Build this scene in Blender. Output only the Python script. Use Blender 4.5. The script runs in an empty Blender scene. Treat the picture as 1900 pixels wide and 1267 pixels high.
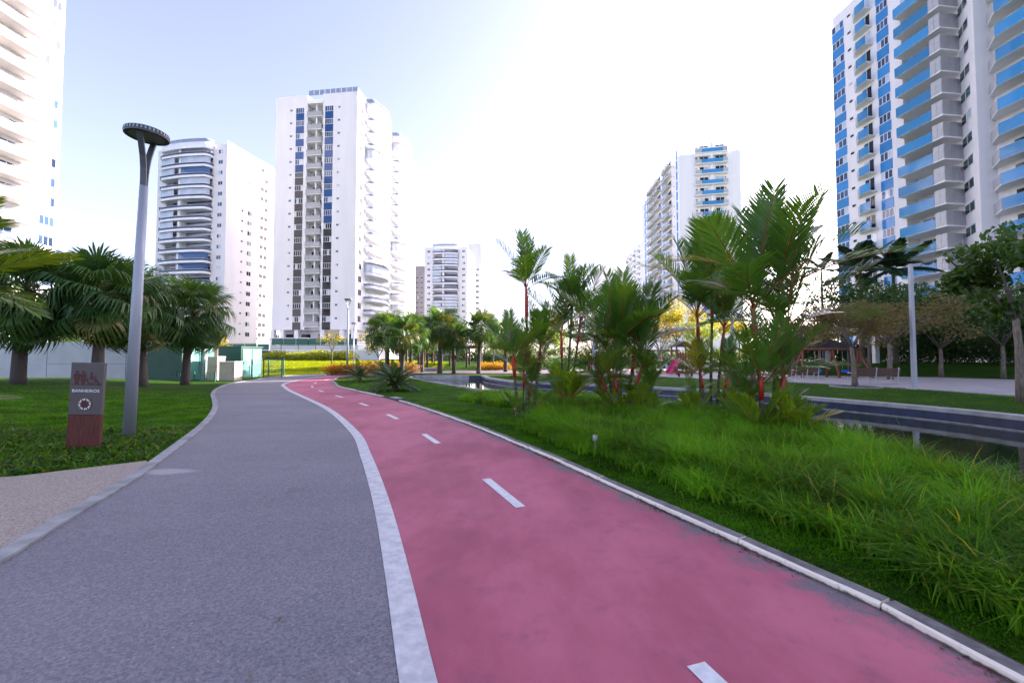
import bpy, math, random
import numpy as np
from mathutils import Vector, Matrix

random.seed(7)
rng = np.random.default_rng(7)
SC = bpy.context.scene
COL = SC.collection
R = math.radians

# ------------------------------------------------------------------ camera
F, CX, CY, YH, EYE = 800.0, 950.0, 633.5, 663.0, 1.55
PITCH = math.atan((YH - CY) / F)
cam = bpy.data.cameras.new('camera')
cam.sensor_width = 36.0
cam.lens = F / 1900.0 * 36.0
cam.clip_start, cam.clip_end = 0.05, 6000
camo = bpy.data.objects.new('camera', cam)
COL.objects.link(camo)
camo.location = (0, 0, EYE)
camo.rotation_euler = (math.pi / 2 + PITCH, 0, 0)
SC.camera = camo

# ------------------------------------------------------------------ light
SUN_AZ, SUN_EL = R(58), R(22)
world = bpy.data.worlds.new('World')
SC.world = world
world.use_nodes = True
wn, wl = world.node_tree.nodes, world.node_tree.links
for n in list(wn):
    wn.remove(n)
sky = wn.new('ShaderNodeTexSky')
sky.sky_type = 'NISHITA'
sky.sun_disc = False
sky.sun_elevation = SUN_EL
sky.sun_rotation = SUN_AZ
sky.air_density = 0.85
sky.dust_density = 2.6
sky.ozone_density = 2.0
bg = wn.new('ShaderNodeBackground')
bg.inputs['Strength'].default_value = 0.11
wo = wn.new('ShaderNodeOutputWorld')
hs = wn.new('ShaderNodeHueSaturation')      # a pale, slightly hazy sky
hs.inputs['Saturation'].default_value = 0.72
wl.new(sky.outputs[0], hs.inputs['Color'])
wl.new(hs.outputs[0], bg.inputs[0])
wl.new(bg.outputs[0], wo.inputs[0])
sun = bpy.data.lights.new('sun', 'SUN')
sun.energy = 4.3
sun.angle = R(0.5)
sun.color = (1.0, 0.93, 0.82)
suno = bpy.data.objects.new('sun', sun)
COL.objects.link(suno)
SV = Vector((math.sin(SUN_AZ) * math.cos(SUN_EL), math.cos(SUN_AZ) * math.cos(SUN_EL), math.sin(SUN_EL)))
suno.rotation_euler = (-SV).to_track_quat('-Z', 'Y').to_euler()
suno.location = SV * 200
vs = SC.view_settings
vs.view_transform = 'Standard'
vs.look = 'None'
vs.exposure = 2.13
vs.gamma = 1.0
vs.use_curve_mapping = False
vs.use_white_balance = True       # the photograph's cool, slightly magenta balance
vs.white_balance_temperature = 6300
vs.white_balance_tint = 27
SC.render.engine = 'CYCLES'
SC.cycles.use_denoising = True
SC.cycles.max_bounces = 8
SC.cycles.transparent_max_bounces = 12
SC.cycles.sample_clamp_indirect = 6.0
SC.render.filter_size = 1.7

# ------------------------------------------------------------------ helpers
def G(px, py, z=0.0):
    """the point of the horizontal plane at height z that the lens puts at (px, py)"""
    u = -(py - CY) / F
    r = (px - CX) / F
    fy = math.cos(PITCH) - u * math.sin(PITCH)
    fz = math.sin(PITCH) + u * math.cos(PITCH)
    t = (z - EYE) / fz
    return Vector((r * t, fy * t, z))

def A(px, py, d):
    """the point d metres ahead (along y) at (px, py)"""
    u = -(py - CY) / F
    r = (px - CX) / F
    fy = math.cos(PITCH) - u * math.sin(PITCH)
    fz = math.sin(PITCH) + u * math.cos(PITCH)
    t = d / fy
    return Vector((r * t, d, EYE + fz * t))

class MB:
    def __init__(self):
        self.v, self.f, self.m, self.s = [], [], [], []
        self.mi, self.smooth = 0, False
    def add(self, verts, faces):
        b = len(self.v)
        self.v += [tuple(p) for p in verts]
        for f in faces:
            self.f.append(tuple(i + b for i in f))
            self.m.append(self.mi)
            self.s.append(self.smooth)
        return self
    def box(self, x0, x1, y0, y1, z0, z1):
        v = [(x, y, z) for z in (z0, z1) for y in (y0, y1) for x in (x0, x1)]
        return self.add(v, [(0, 2, 3, 1), (4, 5, 7, 6), (0, 1, 5, 4), (2, 6, 7, 3), (0, 4, 6, 2), (1, 3, 7, 5)])
    def bbox(self, x0, x1, y0, y1, z0, z1, b=0.01):
        """box with chamfered vertical and top edges"""
        p = [(x0 + b, y0), (x1 - b, y0), (x1, y0 + b), (x1, y1 - b), (x1 - b, y1), (x0 + b, y1), (x0, y1 - b), (x0, y0 + b)]
        q = [(x0 + b, y0 + b), (x1 - b, y0 + b), (x1 - b, y0 + b), (x1 - b, y1 - b), (x1 - b, y1 - b), (x0 + b, y1 - b), (x0 + b, y1 - b), (x0 + b, y0 + b)]
        v = [(x, y, z0) for x, y in p] + [(x, y, z1 - b) for x, y in p] + [(x, y, z1) for x, y in q]
        f = [tuple(range(7, -1, -1))]
        for i in range(8):
            j = (i + 1) % 8
            f.append((i, j, 8 + j, 8 + i))
            f.append((8 + i, 8 + j, 16 + j, 16 + i))
        f.append(tuple(range(16, 24)))
        return self.add(v, f)
    def prism(self, poly, z0, z1, cap=True):
        n = len(poly)
        v = [(p[0], p[1], z0) for p in poly] + [(p[0], p[1], z1) for p in poly]
        f = [(i, (i + 1) % n, n + (i + 1) % n, n + i) for i in range(n)]
        if cap:
            f += [tuple(range(n - 1, -1, -1)), tuple(range(n, 2 * n))]
        return self.add(v, f)
    def tube(self, pts, rads, n=8, cap=True, sx=1.0):
        pts = [Vector(p) for p in pts]
        if not hasattr(rads, '__len__'):
            rads = [rads] * len(pts)
        v, f = [], []
        up = None
        for i, p in enumerate(pts):
            t = (pts[min(i + 1, len(pts) - 1)] - pts[max(i - 1, 0)]).normalized()
            if up is None:
                up = Vector((0, 1, 0)) if abs(t.y) < 0.9 else Vector((1, 0, 0))
            a = t.cross(up).normalized()
            b = a.cross(t).normalized()
            up = b
            for k in range(n):
                w = 2 * math.pi * k / n
                v.append(p + a * (math.cos(w) * rads[i] * sx) + b * (math.sin(w) * rads[i]))
        for i in range(len(pts) - 1):
            for k in range(n):
                k2 = (k + 1) % n
                f.append((i * n + k, i * n + k2, (i + 1) * n + k2, (i + 1) * n + k))
        if cap:
            f += [tuple(range(n - 1, -1, -1)), tuple(range((len(pts) - 1) * n, len(pts) * n))]
        sm = self.smooth
        self.smooth = True
        self.add(v, f)
        self.smooth = sm
        return self
    def bar(self, p, q, w, h=None):
        """square bar from p to q"""
        h = h or w
        p, q = Vector(p), Vector(q)
        t = (q - p).normalized()
        a = t.cross(Vector((0, 0, 1)))
        a = a.normalized() if a.length > 1e-4 else Vector((1, 0, 0))
        b = a.cross(t).normalized()
        v = [c + a * (sx * w / 2) + b * (sy * h / 2) for c in (p, q) for sx, sy in ((-1, -1), (1, -1), (1, 1), (-1, 1))]
        return self.add(v, [(0, 3, 2, 1), (4, 5, 6, 7), (0, 1, 5, 4), (1, 2, 6, 5), (2, 3, 7, 6), (3, 0, 4, 7)])
    def mesh(self, name, mats):
        me = bpy.data.meshes.new(name)
        me.from_pydata(self.v, [], self.f)
        mats = mats if isinstance(mats, (list, tuple)) else [mats]
        for m in mats:
            me.materials.append(m)
        me.polygons.foreach_set('material_index', self.m)
        me.polygons.foreach_set('use_smooth', self.s)
        me.update()
        return me
    def build(self, name, mats, parent=None, loc=(0, 0, 0), rot=(0, 0, 0), scale=None):
        return put(name, self.mesh(name, mats), parent, loc, rot, scale)

def put(name, me, parent=None, loc=(0, 0, 0), rot=(0, 0, 0), scale=None):
    o = bpy.data.objects.new(name, me)
    COL.objects.link(o)
    o.parent = parent
    o.location = loc
    o.rotation_euler = rot
    if scale is not None:
        o.scale = scale if hasattr(scale, '__len__') else (scale,) * 3
    return o

def tag(o, label=None, cat=None, group=None, kind=None):
    for k, v in (('label', label), ('category', cat), ('group', group), ('kind', kind)):
        if v:
            o[k] = v
    return o

def thing(name, label, cat, loc=(0, 0, 0), rz=0, group=None):
    o = bpy.data.objects.new(name, None)
    o.empty_display_size = 0.2
    COL.objects.link(o)
    o.location = loc
    o.rotation_euler = (0, 0, rz)
    return tag(o, label, cat, group)

KIDS = {}
def copy_tree(root, loc, rz, label, scale=1.0):
    """a copy of a thing with copies of its parts and sub-parts"""
    r = root.copy()
    COL.objects.link(r)
    r.location = loc
    r.rotation_euler = (0, 0, rz)
    r.scale = (scale,) * 3
    r['label'] = label
    for ch in list(root.children):
        c = ch.copy()
        COL.objects.link(c)
        c.parent = r
        for g in ch.children:
            d = g.copy()
            COL.objects.link(d)
            d.parent = c
    return r

def np_mesh(name, V, Fq, mat, rnd=None, smooth=True):
    """mesh from numpy arrays; all faces have the same number of corners"""
    me = bpy.data.meshes.new(name)
    k = Fq.shape[1]
    me.vertices.add(len(V))
    me.vertices.foreach_set('co', np.ascontiguousarray(V, dtype=np.float32).ravel())
    me.loops.add(Fq.size)
    me.loops.foreach_set('vertex_index', np.ascontiguousarray(Fq, dtype=np.int32).ravel())
    me.polygons.add(len(Fq))
    me.polygons.foreach_set('loop_start', np.arange(0, Fq.size, k, dtype=np.int32))
    me.polygons.foreach_set('use_smooth', np.full(len(Fq), smooth))
    me.materials.append(mat)
    if rnd is not None:
        a = me.attributes.new('rnd', 'FLOAT', 'POINT')
        a.data.foreach_set('value', np.ascontiguousarray(rnd, dtype=np.float32))
    me.update(calc_edges=True)
    me.validate()
    return me

def catmull(pts, step=0.4):
    P = [np.array(p[:2], float) for p in pts]
    P = [2 * P[0] - P[1]] + P + [2 * P[-1] - P[-2]]
    out = []
    for i in range(1, len(P) - 2):
        n = max(2, int(np.linalg.norm(P[i + 1] - P[i]) / step))
        for k in range(n):
            t = k / n
            a, b, c, d = P[i - 1], P[i], P[i + 1], P[i + 2]
            out.append(0.5 * (2 * b + (c - a) * t + (2 * a - 5 * b + 4 * c - d) * t * t + (3 * b - a - 3 * c + d) * t ** 3))
    out.append(P[-2])
    return np.array(out)

def resample(L, n):
    s = np.concatenate([[0], np.cumsum(np.linalg.norm(np.diff(L, axis=0), axis=1))])
    q = np.linspace(0, s[-1], n)
    return np.stack([np.interp(q, s, L[:, 0]), np.interp(q, s, L[:, 1])], 1)

def offset(L, d):
    t = np.gradient(L, axis=0)
    t /= np.linalg.norm(t, axis=1)[:, None]
    return L + np.stack([t[:, 1], -t[:, 0]], 1) * d      # d > 0: to the right of the way

def inside(poly, x, y):
    poly = np.asarray(poly)
    x, y = np.asarray(x, float), np.asarray(y, float)
    c = np.zeros(x.shape, bool)
    j = len(poly) - 1
    for i in range(len(poly)):
        xi, yi = poly[i]
        xj, yj = poly[j]
        if yi != yj:
            c ^= ((yi > y) != (yj > y)) & (x < (xj - xi) * (y - yi) / (yj - yi) + xi)
        j = i
    return c

def dist_line(L, x, y):
    x, y = np.asarray(x, float), np.asarray(y, float)
    best = np.full(x.shape, 1e9)
    for a, b in zip(L[:-1], L[1:]):
        d = b - a
        t = np.clip(((x - a[0]) * d[0] + (y - a[1]) * d[1]) / max(d @ d, 1e-9), 0, 1)
        best = np.minimum(best, np.hypot(x - a[0] - t * d[0], y - a[1] - t * d[1]))
    return best

def sstep(a, b, x):
    t = np.clip((x - a) / (b - a), 0, 1)
    return t * t * (3 - 2 * t)

# ------------------------------------------------------------------ materials
def nodes(name):
    m = bpy.data.materials.new(name)
    m.use_nodes = True
    nt = m.node_tree
    return m, nt, nt.nodes['Principled BSDF']

def N(nt, typ, **kw):
    n = nt.nodes.new(typ)
    for k, v in kw.items():
        if k in n.inputs:
            n.inputs[k].default_value = v
        else:
            setattr(n, k, v)
    return n

def mixc(nt, fac, c1, c2, mode='MIX'):
    n = nt.nodes.new('ShaderNodeMix')
    n.data_type = 'RGBA'
    n.blend_type = mode
    for sock, val in ((n.inputs[0], fac), (n.inputs[6], c1), (n.inputs[7], c2)):
        if isinstance(val, bpy.types.NodeSocket):
            nt.links.new(val, sock)
        elif hasattr(val, '__len__'):
            sock.default_value = (*val, 1)
        else:
            sock.default_value = val
    return n.outputs[2]

def ramp(nt, src, a, b):
    n = nt.nodes.new('ShaderNodeMapRange')
    n.interpolation_type = 'SMOOTHSTEP'
    n.inputs['From Min'].default_value = a
    n.inputs['From Max'].default_value = b
    nt.links.new(src, n.inputs['Value'])
    return n.outputs['Result']

def noise(nt, scale, detail=4, vec=None, rough=0.6, stretch=None):
    n = N(nt, 'ShaderNodeTexNoise', Scale=scale, Detail=detail, Roughness=rough)
    if vec is None:
        vec = nt.nodes.new('ShaderNodeTexCoord').outputs['Object']
    if stretch:
        mp = N(nt, 'ShaderNodeMapping')
        mp.inputs['Scale'].default_value = stretch
        nt.links.new(vec, mp.inputs['Vector'])
        vec = mp.outputs[0]
    nt.links.new(vec, n.inputs['Vector'])
    return n.outputs['Fac']

def bump(nt, p, h, dist=0.01, strength=0.6):
    b = N(nt, 'ShaderNodeBump', Distance=dist, Strength=strength)
    nt.links.new(h, b.inputs['Height'])
    nt.links.new(b.outputs[0], p.inputs['Normal'])

def plain(name, c, rough=0.6, var=0.12, scale=3.0, metal=0.0, bmp=0.0, bscale=40, stretch=None, spec=0.5, coat=0):
    """a colour with grain: two tones of c mixed by noise, optional fine relief"""
    m, nt, p = nodes(name)
    f = noise(nt, scale, 5, stretch=stretch)
    lo = tuple(x * (1 - var) for x in c)
    hi = tuple(min(1, x * (1 + var)) for x in c)
    nt.links.new(mixc(nt, ramp(nt, f, 0.3, 0.7), lo, hi), p.inputs['Base Color'])
    p.inputs['Roughness'].default_value = rough
    p.inputs['Metallic'].default_value = metal
    p.inputs['Specular IOR Level'].default_value = spec
    if coat:
        p.inputs['Coat Weight'].default_value = coat
    if bmp:
        bump(nt, p, noise(nt, bscale, 4), bmp)
    return m

def leaf(name, c1, c2, c3=None, trans=0.35, rough=0.45, scale=0.0, spec=0.3):
    """foliage: tone differs per leaf (attribute rnd) and per object; light passes through"""
    m, nt, p = nodes(name)
    at = N(nt, 'ShaderNodeAttribute', attribute_name='rnd')
    oi = nt.nodes.new('ShaderNodeObjectInfo')
    add = N(nt, 'ShaderNodeMath', operation='ADD')
    nt.links.new(at.outputs['Fac'], add.inputs[0])
    nt.links.new(oi.outputs['Random'], add.inputs[1])
    fr = N(nt, 'ShaderNodeMath', operation='FRACT')
    nt.links.new(add.outputs[0], fr.inputs[0])
    col = mixc(nt, fr.outputs[0], c1, c2)
    if c3:
        col = mixc(nt, ramp(nt, fr.outputs[0], 0.88, 0.96), col, c3)
    if scale:
        col = mixc(nt, ramp(nt, noise(nt, scale, 3), 0.35, 0.65), col, tuple(x * 1.5 for x in c2))
    nt.links.new(col, p.inputs['Base Color'])
    p.inputs['Roughness'].default_value = rough
    p.inputs['Specular IOR Level'].default_value = spec
    tr = nt.nodes.new('ShaderNodeBsdfTranslucent')
    nt.links.new(mixc(nt, 1.0, col, (2.3, 2.0, 0.5), 'MULTIPLY'), tr.inputs['Color'])
    mx = N(nt, 'ShaderNodeMixShader')
    mx.inputs[0].default_value = trans
    nt.links.new(p.outputs[0], mx.inputs[1])
    nt.links.new(tr.outputs[0], mx.inputs[2])
    nt.links.new(mx.outputs[0], nt.nodes['Material Output'].inputs[0])
    return m

def glass(name, c, rough=0.04, alpha=1.0, var=0.0, spec=0.45):
    """pane seen from far: tinted, glossy; alpha < 1 lets the back show"""
    m, nt, p = nodes(name)
    if var:
        oi = nt.nodes.new('ShaderNodeObjectInfo')
        nt.links.new(mixc(nt, oi.outputs['Random'], tuple(x * (1 - var) for x in c), tuple(x * (1 + var) for x in c)), p.inputs['Base Color'])
    else:
        p.inputs['Base Color'].default_value = (*c, 1)
    p.inputs['Roughness'].default_value = rough
    p.inputs['Specular IOR Level'].default_value = spec
    p.inputs['Alpha'].default_value = alpha
    return m

M = {}
def asphalt():
    m, nt, p = nodes('asphalt')
    tc = nt.nodes.new('ShaderNodeTexCoord').outputs['Object']
    vo = N(nt, 'ShaderNodeTexVoronoi', Scale=75)
    nt.links.new(tc, vo.inputs['Vector'])
    wn_ = N(nt, 'ShaderNodeTexWhiteNoise')
    nt.links.new(vo.outputs['Color'], wn_.inputs['Vector'])
    base = mixc(nt, ramp(nt, noise(nt, 0.45, 7, rough=0.62, stretch=(0.5, 1, 1)), 0.36, 0.64), (0.130, 0.122, 0.156), (0.205, 0.186, 0.212))
    st = mixc(nt, wn_.outputs['Value'], (0.075, 0.070, 0.09), (0.40, 0.36, 0.39))
    col = mixc(nt, 0.40, base, st)
    fine = ramp(nt, noise(nt, 260, 2), 0.35, 0.75)
    col = mixc(nt, fine, mixc(nt, 0.35, col, (0.05, 0.05, 0.055)), col)
    col = mixc(nt, ramp(nt, noise(nt, 1.7, 8, rough=0.7), 0.56, 0.72), col, mixc(nt, 0.35, col, (0.05, 0.047, 0.055)))   # old stains
    col = mixc(nt, ramp(nt, noise(nt, 38, 3), 0.66, 0.74), col, mixc(nt, 0.5, col, (0.5, 0.45, 0.46)))      # stray pale stones
    # pale spilt patch by the left border, thin at its rim
    mp = N(nt, 'ShaderNodeMapping')
    c = G(312, 876)
    mp.inputs['Location'].default_value = (-c.x / 0.42, -c.y / 0.20, 0)
    mp.inputs['Scale'].default_value = (1 / 0.42, 1 / 0.20, 1)
    nt.links.new(tc, mp.inputs['Vector'])
    ln = N(nt, 'ShaderNodeVectorMath', operation='LENGTH')
    nt.links.new(mp.outputs[0], ln.inputs[0])
    ad = N(nt, 'ShaderNodeMath', operation='MULTIPLY_ADD')
    nt.links.new(noise(nt, 5, 4), ad.inputs[0])
    ad.inputs[1].default_value = 0.9
    nt.links.new(ln.outputs['Value'], ad.inputs[2])
    pale = ramp(nt, ad.outputs[0], 1.5, 0.9)
    pm = N(nt, 'ShaderNodeMath', operation='MULTIPLY')
    nt.links.new(pale, pm.inputs[0])
    pm.inputs[1].default_value = 0.6
    col = mixc(nt, pm.outputs[0], col, (0.42, 0.38, 0.37))
    nt.links.new(col, p.inputs['Base Color'])
    p.inputs['Roughness'].default_value = 0.72
    bump(nt, p, vo.outputs['Distance'], 0.004, 0.6)
    return m
M['asphalt'] = asphalt()

def pink():
    m, nt, p = nodes('red_lane_paint')
    tc = nt.nodes.new('ShaderNodeTexCoord')
    sp = nt.nodes.new('ShaderNodeSeparateXYZ')
    nt.links.new(tc.outputs['UV'], sp.inputs[0])
    c = mixc(nt, ramp(nt, noise(nt, 0.55, 7, rough=0.62, stretch=(1, 0.55, 1)), 0.36, 0.64), (0.36, 0.056, 0.104), (0.56, 0.128, 0.195))
    c = mixc(nt, ramp(nt, noise(nt, 3.2, 7, rough=0.7), 0.5, 0.85), c, (0.24, 0.060, 0.105))
    # paint worn off to grey asphalt along the kerb
    ad = N(nt, 'ShaderNodeMath', operation='MULTIPLY_ADD')
    nt.links.new(noise(nt, 1.9, 9, rough=0.74), ad.inputs[0])
    ad.inputs[1].default_value = 0.50
    nt.links.new(sp.outputs['X'], ad.inputs[2])
    worn = ramp(nt, ad.outputs[0], 1.15, 1.26)
    c = mixc(nt, worn, c, mixc(nt, ramp(nt, noise(nt, 90, 2), 0.3, 0.7), (0.10, 0.085, 0.10), (0.20, 0.16, 0.18)))
    c = mixc(nt, ramp(nt, noise(nt, 300, 2), 0.35, 0.8), mixc(nt, 0.22, c, (0.06, 0.03, 0.04)), c)
    nt.links.new(c, p.inputs['Base Color'])
    p.inputs['Roughness'].default_value = 0.72
    bump(nt, p, noise(nt, 170, 3), 0.003, 0.5)
    return m
M['pink'] = pink()

def lawn_mat():
    m, nt, p = nodes('lawn')
    c = mixc(nt, ramp(nt, noise(nt, 0.35, 5), 0.3, 0.7), (0.020, 0.085, 0.003), (0.055, 0.140, 0.005))
    c = mixc(nt, ramp(nt, noise(nt, 7, 5), 0.3, 0.7), mixc(nt, 0.5, c, (0.03, 0.06, 0.012)), c)
    c = mixc(nt, ramp(nt, noise(nt, 60, 3), 0.3, 0.75), mixc(nt, 0.55, c, (0.02, 0.04, 0.008)), c)
    nt.links.new(c, p.inputs['Base Color'])
    p.inputs['Roughness'].default_value = 0.85
    p.inputs['Specular IOR Level'].default_value = 0.05
    bump(nt, p, noise(nt, 45, 4), 0.05, 0.9)
    return m
M['lawn'] = lawn_mat()

M['line'] = plain('road_line_paint', (0.50, 0.49, 0.50), 0.6, 0.18, 12, bmp=0.002, bscale=200)
M['dash'] = plain('white_dash_paint', (0.60, 0.60, 0.61), 0.6, 0.12, 14, bmp=0.002, bscale=200)
M['border'] = plain('grey_concrete', (0.26, 0.26, 0.255), 0.85, 0.25, 4, bmp=0.004, bscale=90)
M['concrete'] = plain('pale_concrete', (0.34, 0.335, 0.33), 0.85, 0.2, 2, bmp=0.004, bscale=60)
M['beige'] = plain('washed_aggregate', (0.30, 0.245, 0.205), 0.85, 0.45, 70, bmp=0.006, bscale=110)
M['plaza'] = plain('plaza_paving', (0.37, 0.325, 0.315), 0.8, 0.12, 1.2, bmp=0.002, bscale=80)
M['navy'] = plain('navy_pool_lining', (0.028, 0.040, 0.085), 0.35, 0.4, 2)
M['soil'] = plain('soil', (0.05, 0.035, 0.022), 0.95, 0.4, 12, bmp=0.02, bscale=25)
M['pole'] = plain('pole_paint', (0.36, 0.385, 0.43), 0.42, 0.08, 2, metal=0.25, stretch=(1, 1, 0.3))
M['poledark'] = plain('lamp_head_paint', (0.10, 0.105, 0.115), 0.45, 0.1, 4, metal=0.3)
M['lens'] = plain('lamp_lens', (0.22, 0.23, 0.22), 0.3, 0.1, 4)
M['signgrey'] = plain('sign_grey', (0.098, 0.080, 0.077), 0.5, 0.06, 3)
M['signred'] = plain('sign_maroon', (0.085, 0.010, 0.010), 0.5, 0.1, 10)
M['white'] = plain('white_paint', (0.78, 0.77, 0.76), 0.55, 0.05, 1.0)
def rust():
    m, nt, p = nodes('rusted_steel')
    f = noise(nt, 6, 7, rough=0.65, stretch=(9, 9, 0.8))
    c = mixc(nt, ramp(nt, f, 0.3, 0.7), (0.055, 0.009, 0.007), (0.16, 0.028, 0.015))
    c = mixc(nt, ramp(nt, noise(nt, 25, 5), 0.55, 0.8), c, (0.045, 0.012, 0.010))
    nt.links.new(c, p.inputs['Base Color'])
    p.inputs['Roughness'].default_value = 0.6
    return m
M['rust'] = rust()
def kerbwhite():
    m, nt, p = nodes('whitewashed_kerb')
    g = nt.nodes.new('ShaderNodeNewGeometry')
    sp = nt.nodes.new('ShaderNodeSeparateXYZ')
    tc = nt.nodes.new('ShaderNodeTexCoord')
    nt.links.new(tc.outputs['Object'], sp.inputs[0])
    ad = N(nt, 'ShaderNodeMath', operation='MULTIPLY_ADD')
    nt.links.new(noise(nt, 9, 6, rough=0.7), ad.inputs[0])
    ad.inputs[1].default_value = -0.045
    nt.links.new(sp.outputs['Z'], ad.inputs[2])
    dirt = ramp(nt, ad.outputs[0], 0.012, -0.006)
    wear = ramp(nt, noise(nt, 14, 7, rough=0.7), 0.58, 0.7)
    c = mixc(nt, wear, (0.78, 0.70, 0.59), (0.42, 0.36, 0.30))
    c = mixc(nt, dirt, c, (0.10, 0.075, 0.055))
    nt.links.new(c, p.inputs['Base Color'])
    p.inputs['Roughness'].default_value = 0.8
    bump(nt, p, noise(nt, 70, 4), 0.006, 0.6)
    return m
M['kerbwhite'] = kerbwhite()
M['kerbtop'] = plain('weathered_kerb_top', (0.15, 0.138, 0.135), 0.9, 0.35, 9, bmp=0.006, bscale=80)

def water():
    m, nt, p = nodes('pond_water')
    p.inputs['Base Color'].default_value = (0.012, 0.018, 0.010, 1)
    p.inputs['Roughness'].default_value = 0.03
    p.inputs['Specular IOR Level'].default_value = 0.6
    bump(nt, p, noise(nt, 2.2, 3), 0.012, 0.25)
    return m
M['water'] = water()

# facades
def facade(name, c, tile=(0.6, 0.3)):
    """small rendered wall tiles: joints as fine relief, faint weather streaks"""
    m, nt, p = nodes(name)
    st = noise(nt, 0.6, 5, stretch=(1, 1, 0.12))
    col = mixc(nt, ramp(nt, st, 0.3, 0.75), tuple(x * 0.93 for x in c), c)
    nt.links.new(col, p.inputs['Base Color'])
    p.inputs['Roughness'].default_value = 0.55
    return m
M['wallcream'] = facade('cream_tiled_wall', (0.87, 0.84, 0.83))
M['walllilac'] = facade('pale_lilac_wall', (0.86, 0.82, 0.825))
M['wallwhite'] = facade('white_rendered_wall', (0.86, 0.85, 0.85))
M['wallfar'] = facade('far_white_wall', (0.79, 0.775, 0.78))
M['slab'] = plain('balcony_white', (0.87, 0.855, 0.85), 0.55, 0.05, 0.5)
M['slabwarm'] = plain('balcony_soffit', (0.74, 0.68, 0.61), 0.7, 0.06, 0.5)
M['frame'] = plain('window_frame_white', (0.74, 0.74, 0.75), 0.4, 0.03, 2)
M['pane'] = glass('window_glass', (0.045, 0.09, 0.18), 0.03, var=0.6, spec=0.35)
M['panedark'] = glass('dark_window_glass', (0.012, 0.02, 0.028), 0.03, var=0.5, spec=0.22)
M['paneteal'] = glass('teal_window_glass', (0.012, 0.05, 0.062), 0.03, var=0.6)
M['panelblue'] = glass('blue_spandrel_glass', (0.022, 0.085, 0.25), 0.06, var=0.15, spec=0.2)
M['panelreflect'] = glass('dark_reflection_spandrel', (0.045, 0.043, 0.047), 0.04, var=0.4, spec=0.25)  # reflection of dark buildings put into the glass colour
M['panelsky'] = glass('bright_blue_panel', (0.038, 0.245, 0.57), 0.12, var=0.12, spec=0.25)
M['railblue'] = glass('blue_glass_railing', (0.035, 0.30, 0.62), 0.06, 0.74, var=0.2, spec=0.35)
M['railclear'] = glass('pale_glass_railing', (0.20, 0.26, 0.34), 0.05, 0.62)
M['railgrey'] = glass('grey_glass_railing', (0.07, 0.09, 0.14), 0.05, 0.85)
M['railmesh'] = plain('perforated_grey_screen', (0.36, 0.36, 0.37), 0.5, 0.1, 30, metal=0.2)
M['grey'] = plain('grey_louvre', (0.40, 0.385, 0.39), 0.5, 0.08, 3, metal=0.2)
M['greylight'] = plain('light_grey_panel', (0.45, 0.44, 0.445), 0.5, 0.08, 3, metal=0.2)
M['curtain'] = plain('pale_balcony_glazing', (0.50, 0.56, 0.62), 0.12, 0.1, 0.5, spec=0.8)
M['dark'] = plain('dark_interior', (0.035, 0.032, 0.035), 0.8, 0.4, 1.5)
M['brownwall'] = plain('brown_block_wall', (0.34, 0.29, 0.28), 0.7, 0.1, 0.3)
M['green'] = plain('green_enclosure_paint', (0.010, 0.085, 0.050), 0.5, 0.12, 2)
M['greendoor'] = plain('mint_door_paint', (0.10, 0.36, 0.30), 0.5, 0.1, 2)
M['greenfence'] = plain('green_fence_paint', (0.012, 0.12, 0.085), 0.45, 0.1, 4)
M['cream'] = plain('cream_cabinet', (0.55, 0.46, 0.34), 0.6, 0.08, 3)
M['wood'] = plain('stained_timber', (0.085, 0.042, 0.024), 0.6, 0.3, 4, stretch=(6, 6, 0.6))
M['woodred'] = plain('red_timber', (0.20, 0.055, 0.028), 0.55, 0.3, 4, stretch=(6, 6, 0.6))
M['roofdark'] = plain('dark_thatch', (0.035, 0.026, 0.022), 0.9, 0.4, 8, bmp=0.03, bscale=20)
M['magenta'] = plain('pink_plastic_slide', (0.55, 0.03, 0.12), 0.35, 0.06, 3)
M['blueplastic'] = plain('blue_plastic', (0.01, 0.10, 0.55), 0.35, 0.06, 3)
M['yellow'] = plain('yellow_plastic', (0.70, 0.50, 0.03), 0.4, 0.06, 3)
M['redpaint'] = plain('red_paint', (0.50, 0.03, 0.03), 0.4, 0.06, 3)
M['lilac'] = plain('lilac_plastic', (0.45, 0.40, 0.62), 0.4, 0.06, 3)
M['carpaint'] = plain('white_car_paint', (0.72, 0.73, 0.74), 0.25, 0.03, 2, coat=0.6)
M['tyre'] = plain('tyre_rubber', (0.02, 0.02, 0.02), 0.8, 0.2, 8)
M['rubberdark'] = plain('dark_metal', (0.045, 0.04, 0.04), 0.5, 0.2, 8, metal=0.4)

# plants
M['fan'] = leaf('fan_palm_leaf', (0.032, 0.088, 0.024), (0.070, 0.150, 0.034), (0.15, 0.15, 0.045), 0.30, 0.38)
M['wax'] = leaf('wax_palm_leaf', (0.038, 0.118, 0.026), (0.110, 0.225, 0.034), (0.26, 0.24, 0.03), 0.42, 0.30, spec=0.5)
M['young'] = leaf('young_palm_leaf', (0.11, 0.23, 0.022), (0.20, 0.31, 0.03), (0.42, 0.34, 0.04), 0.4, 0.4)
M['feather'] = leaf('feather_palm_leaf', (0.075, 0.15, 0.014), (0.16, 0.23, 0.02), None, 0.36, 0.4)
M['royal'] = leaf('dark_feather_leaf', (0.016, 0.050, 0.026), (0.034, 0.082, 0.034), None, 0.2, 0.6, spec=0.08)
M['cycad'] = leaf('cycad_leaf', (0.018, 0.050, 0.022), (0.038, 0.085, 0.030), None, 0.2, 0.35)
M['rachisred'] = plain('red_leaf_stalk', (0.30, 0.05, 0.012), 0.4, 0.3, 6)
M['shaft'] = plain('sealing_wax_red', (0.46, 0.016, 0.012), 0.35, 0.18, 5)
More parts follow.
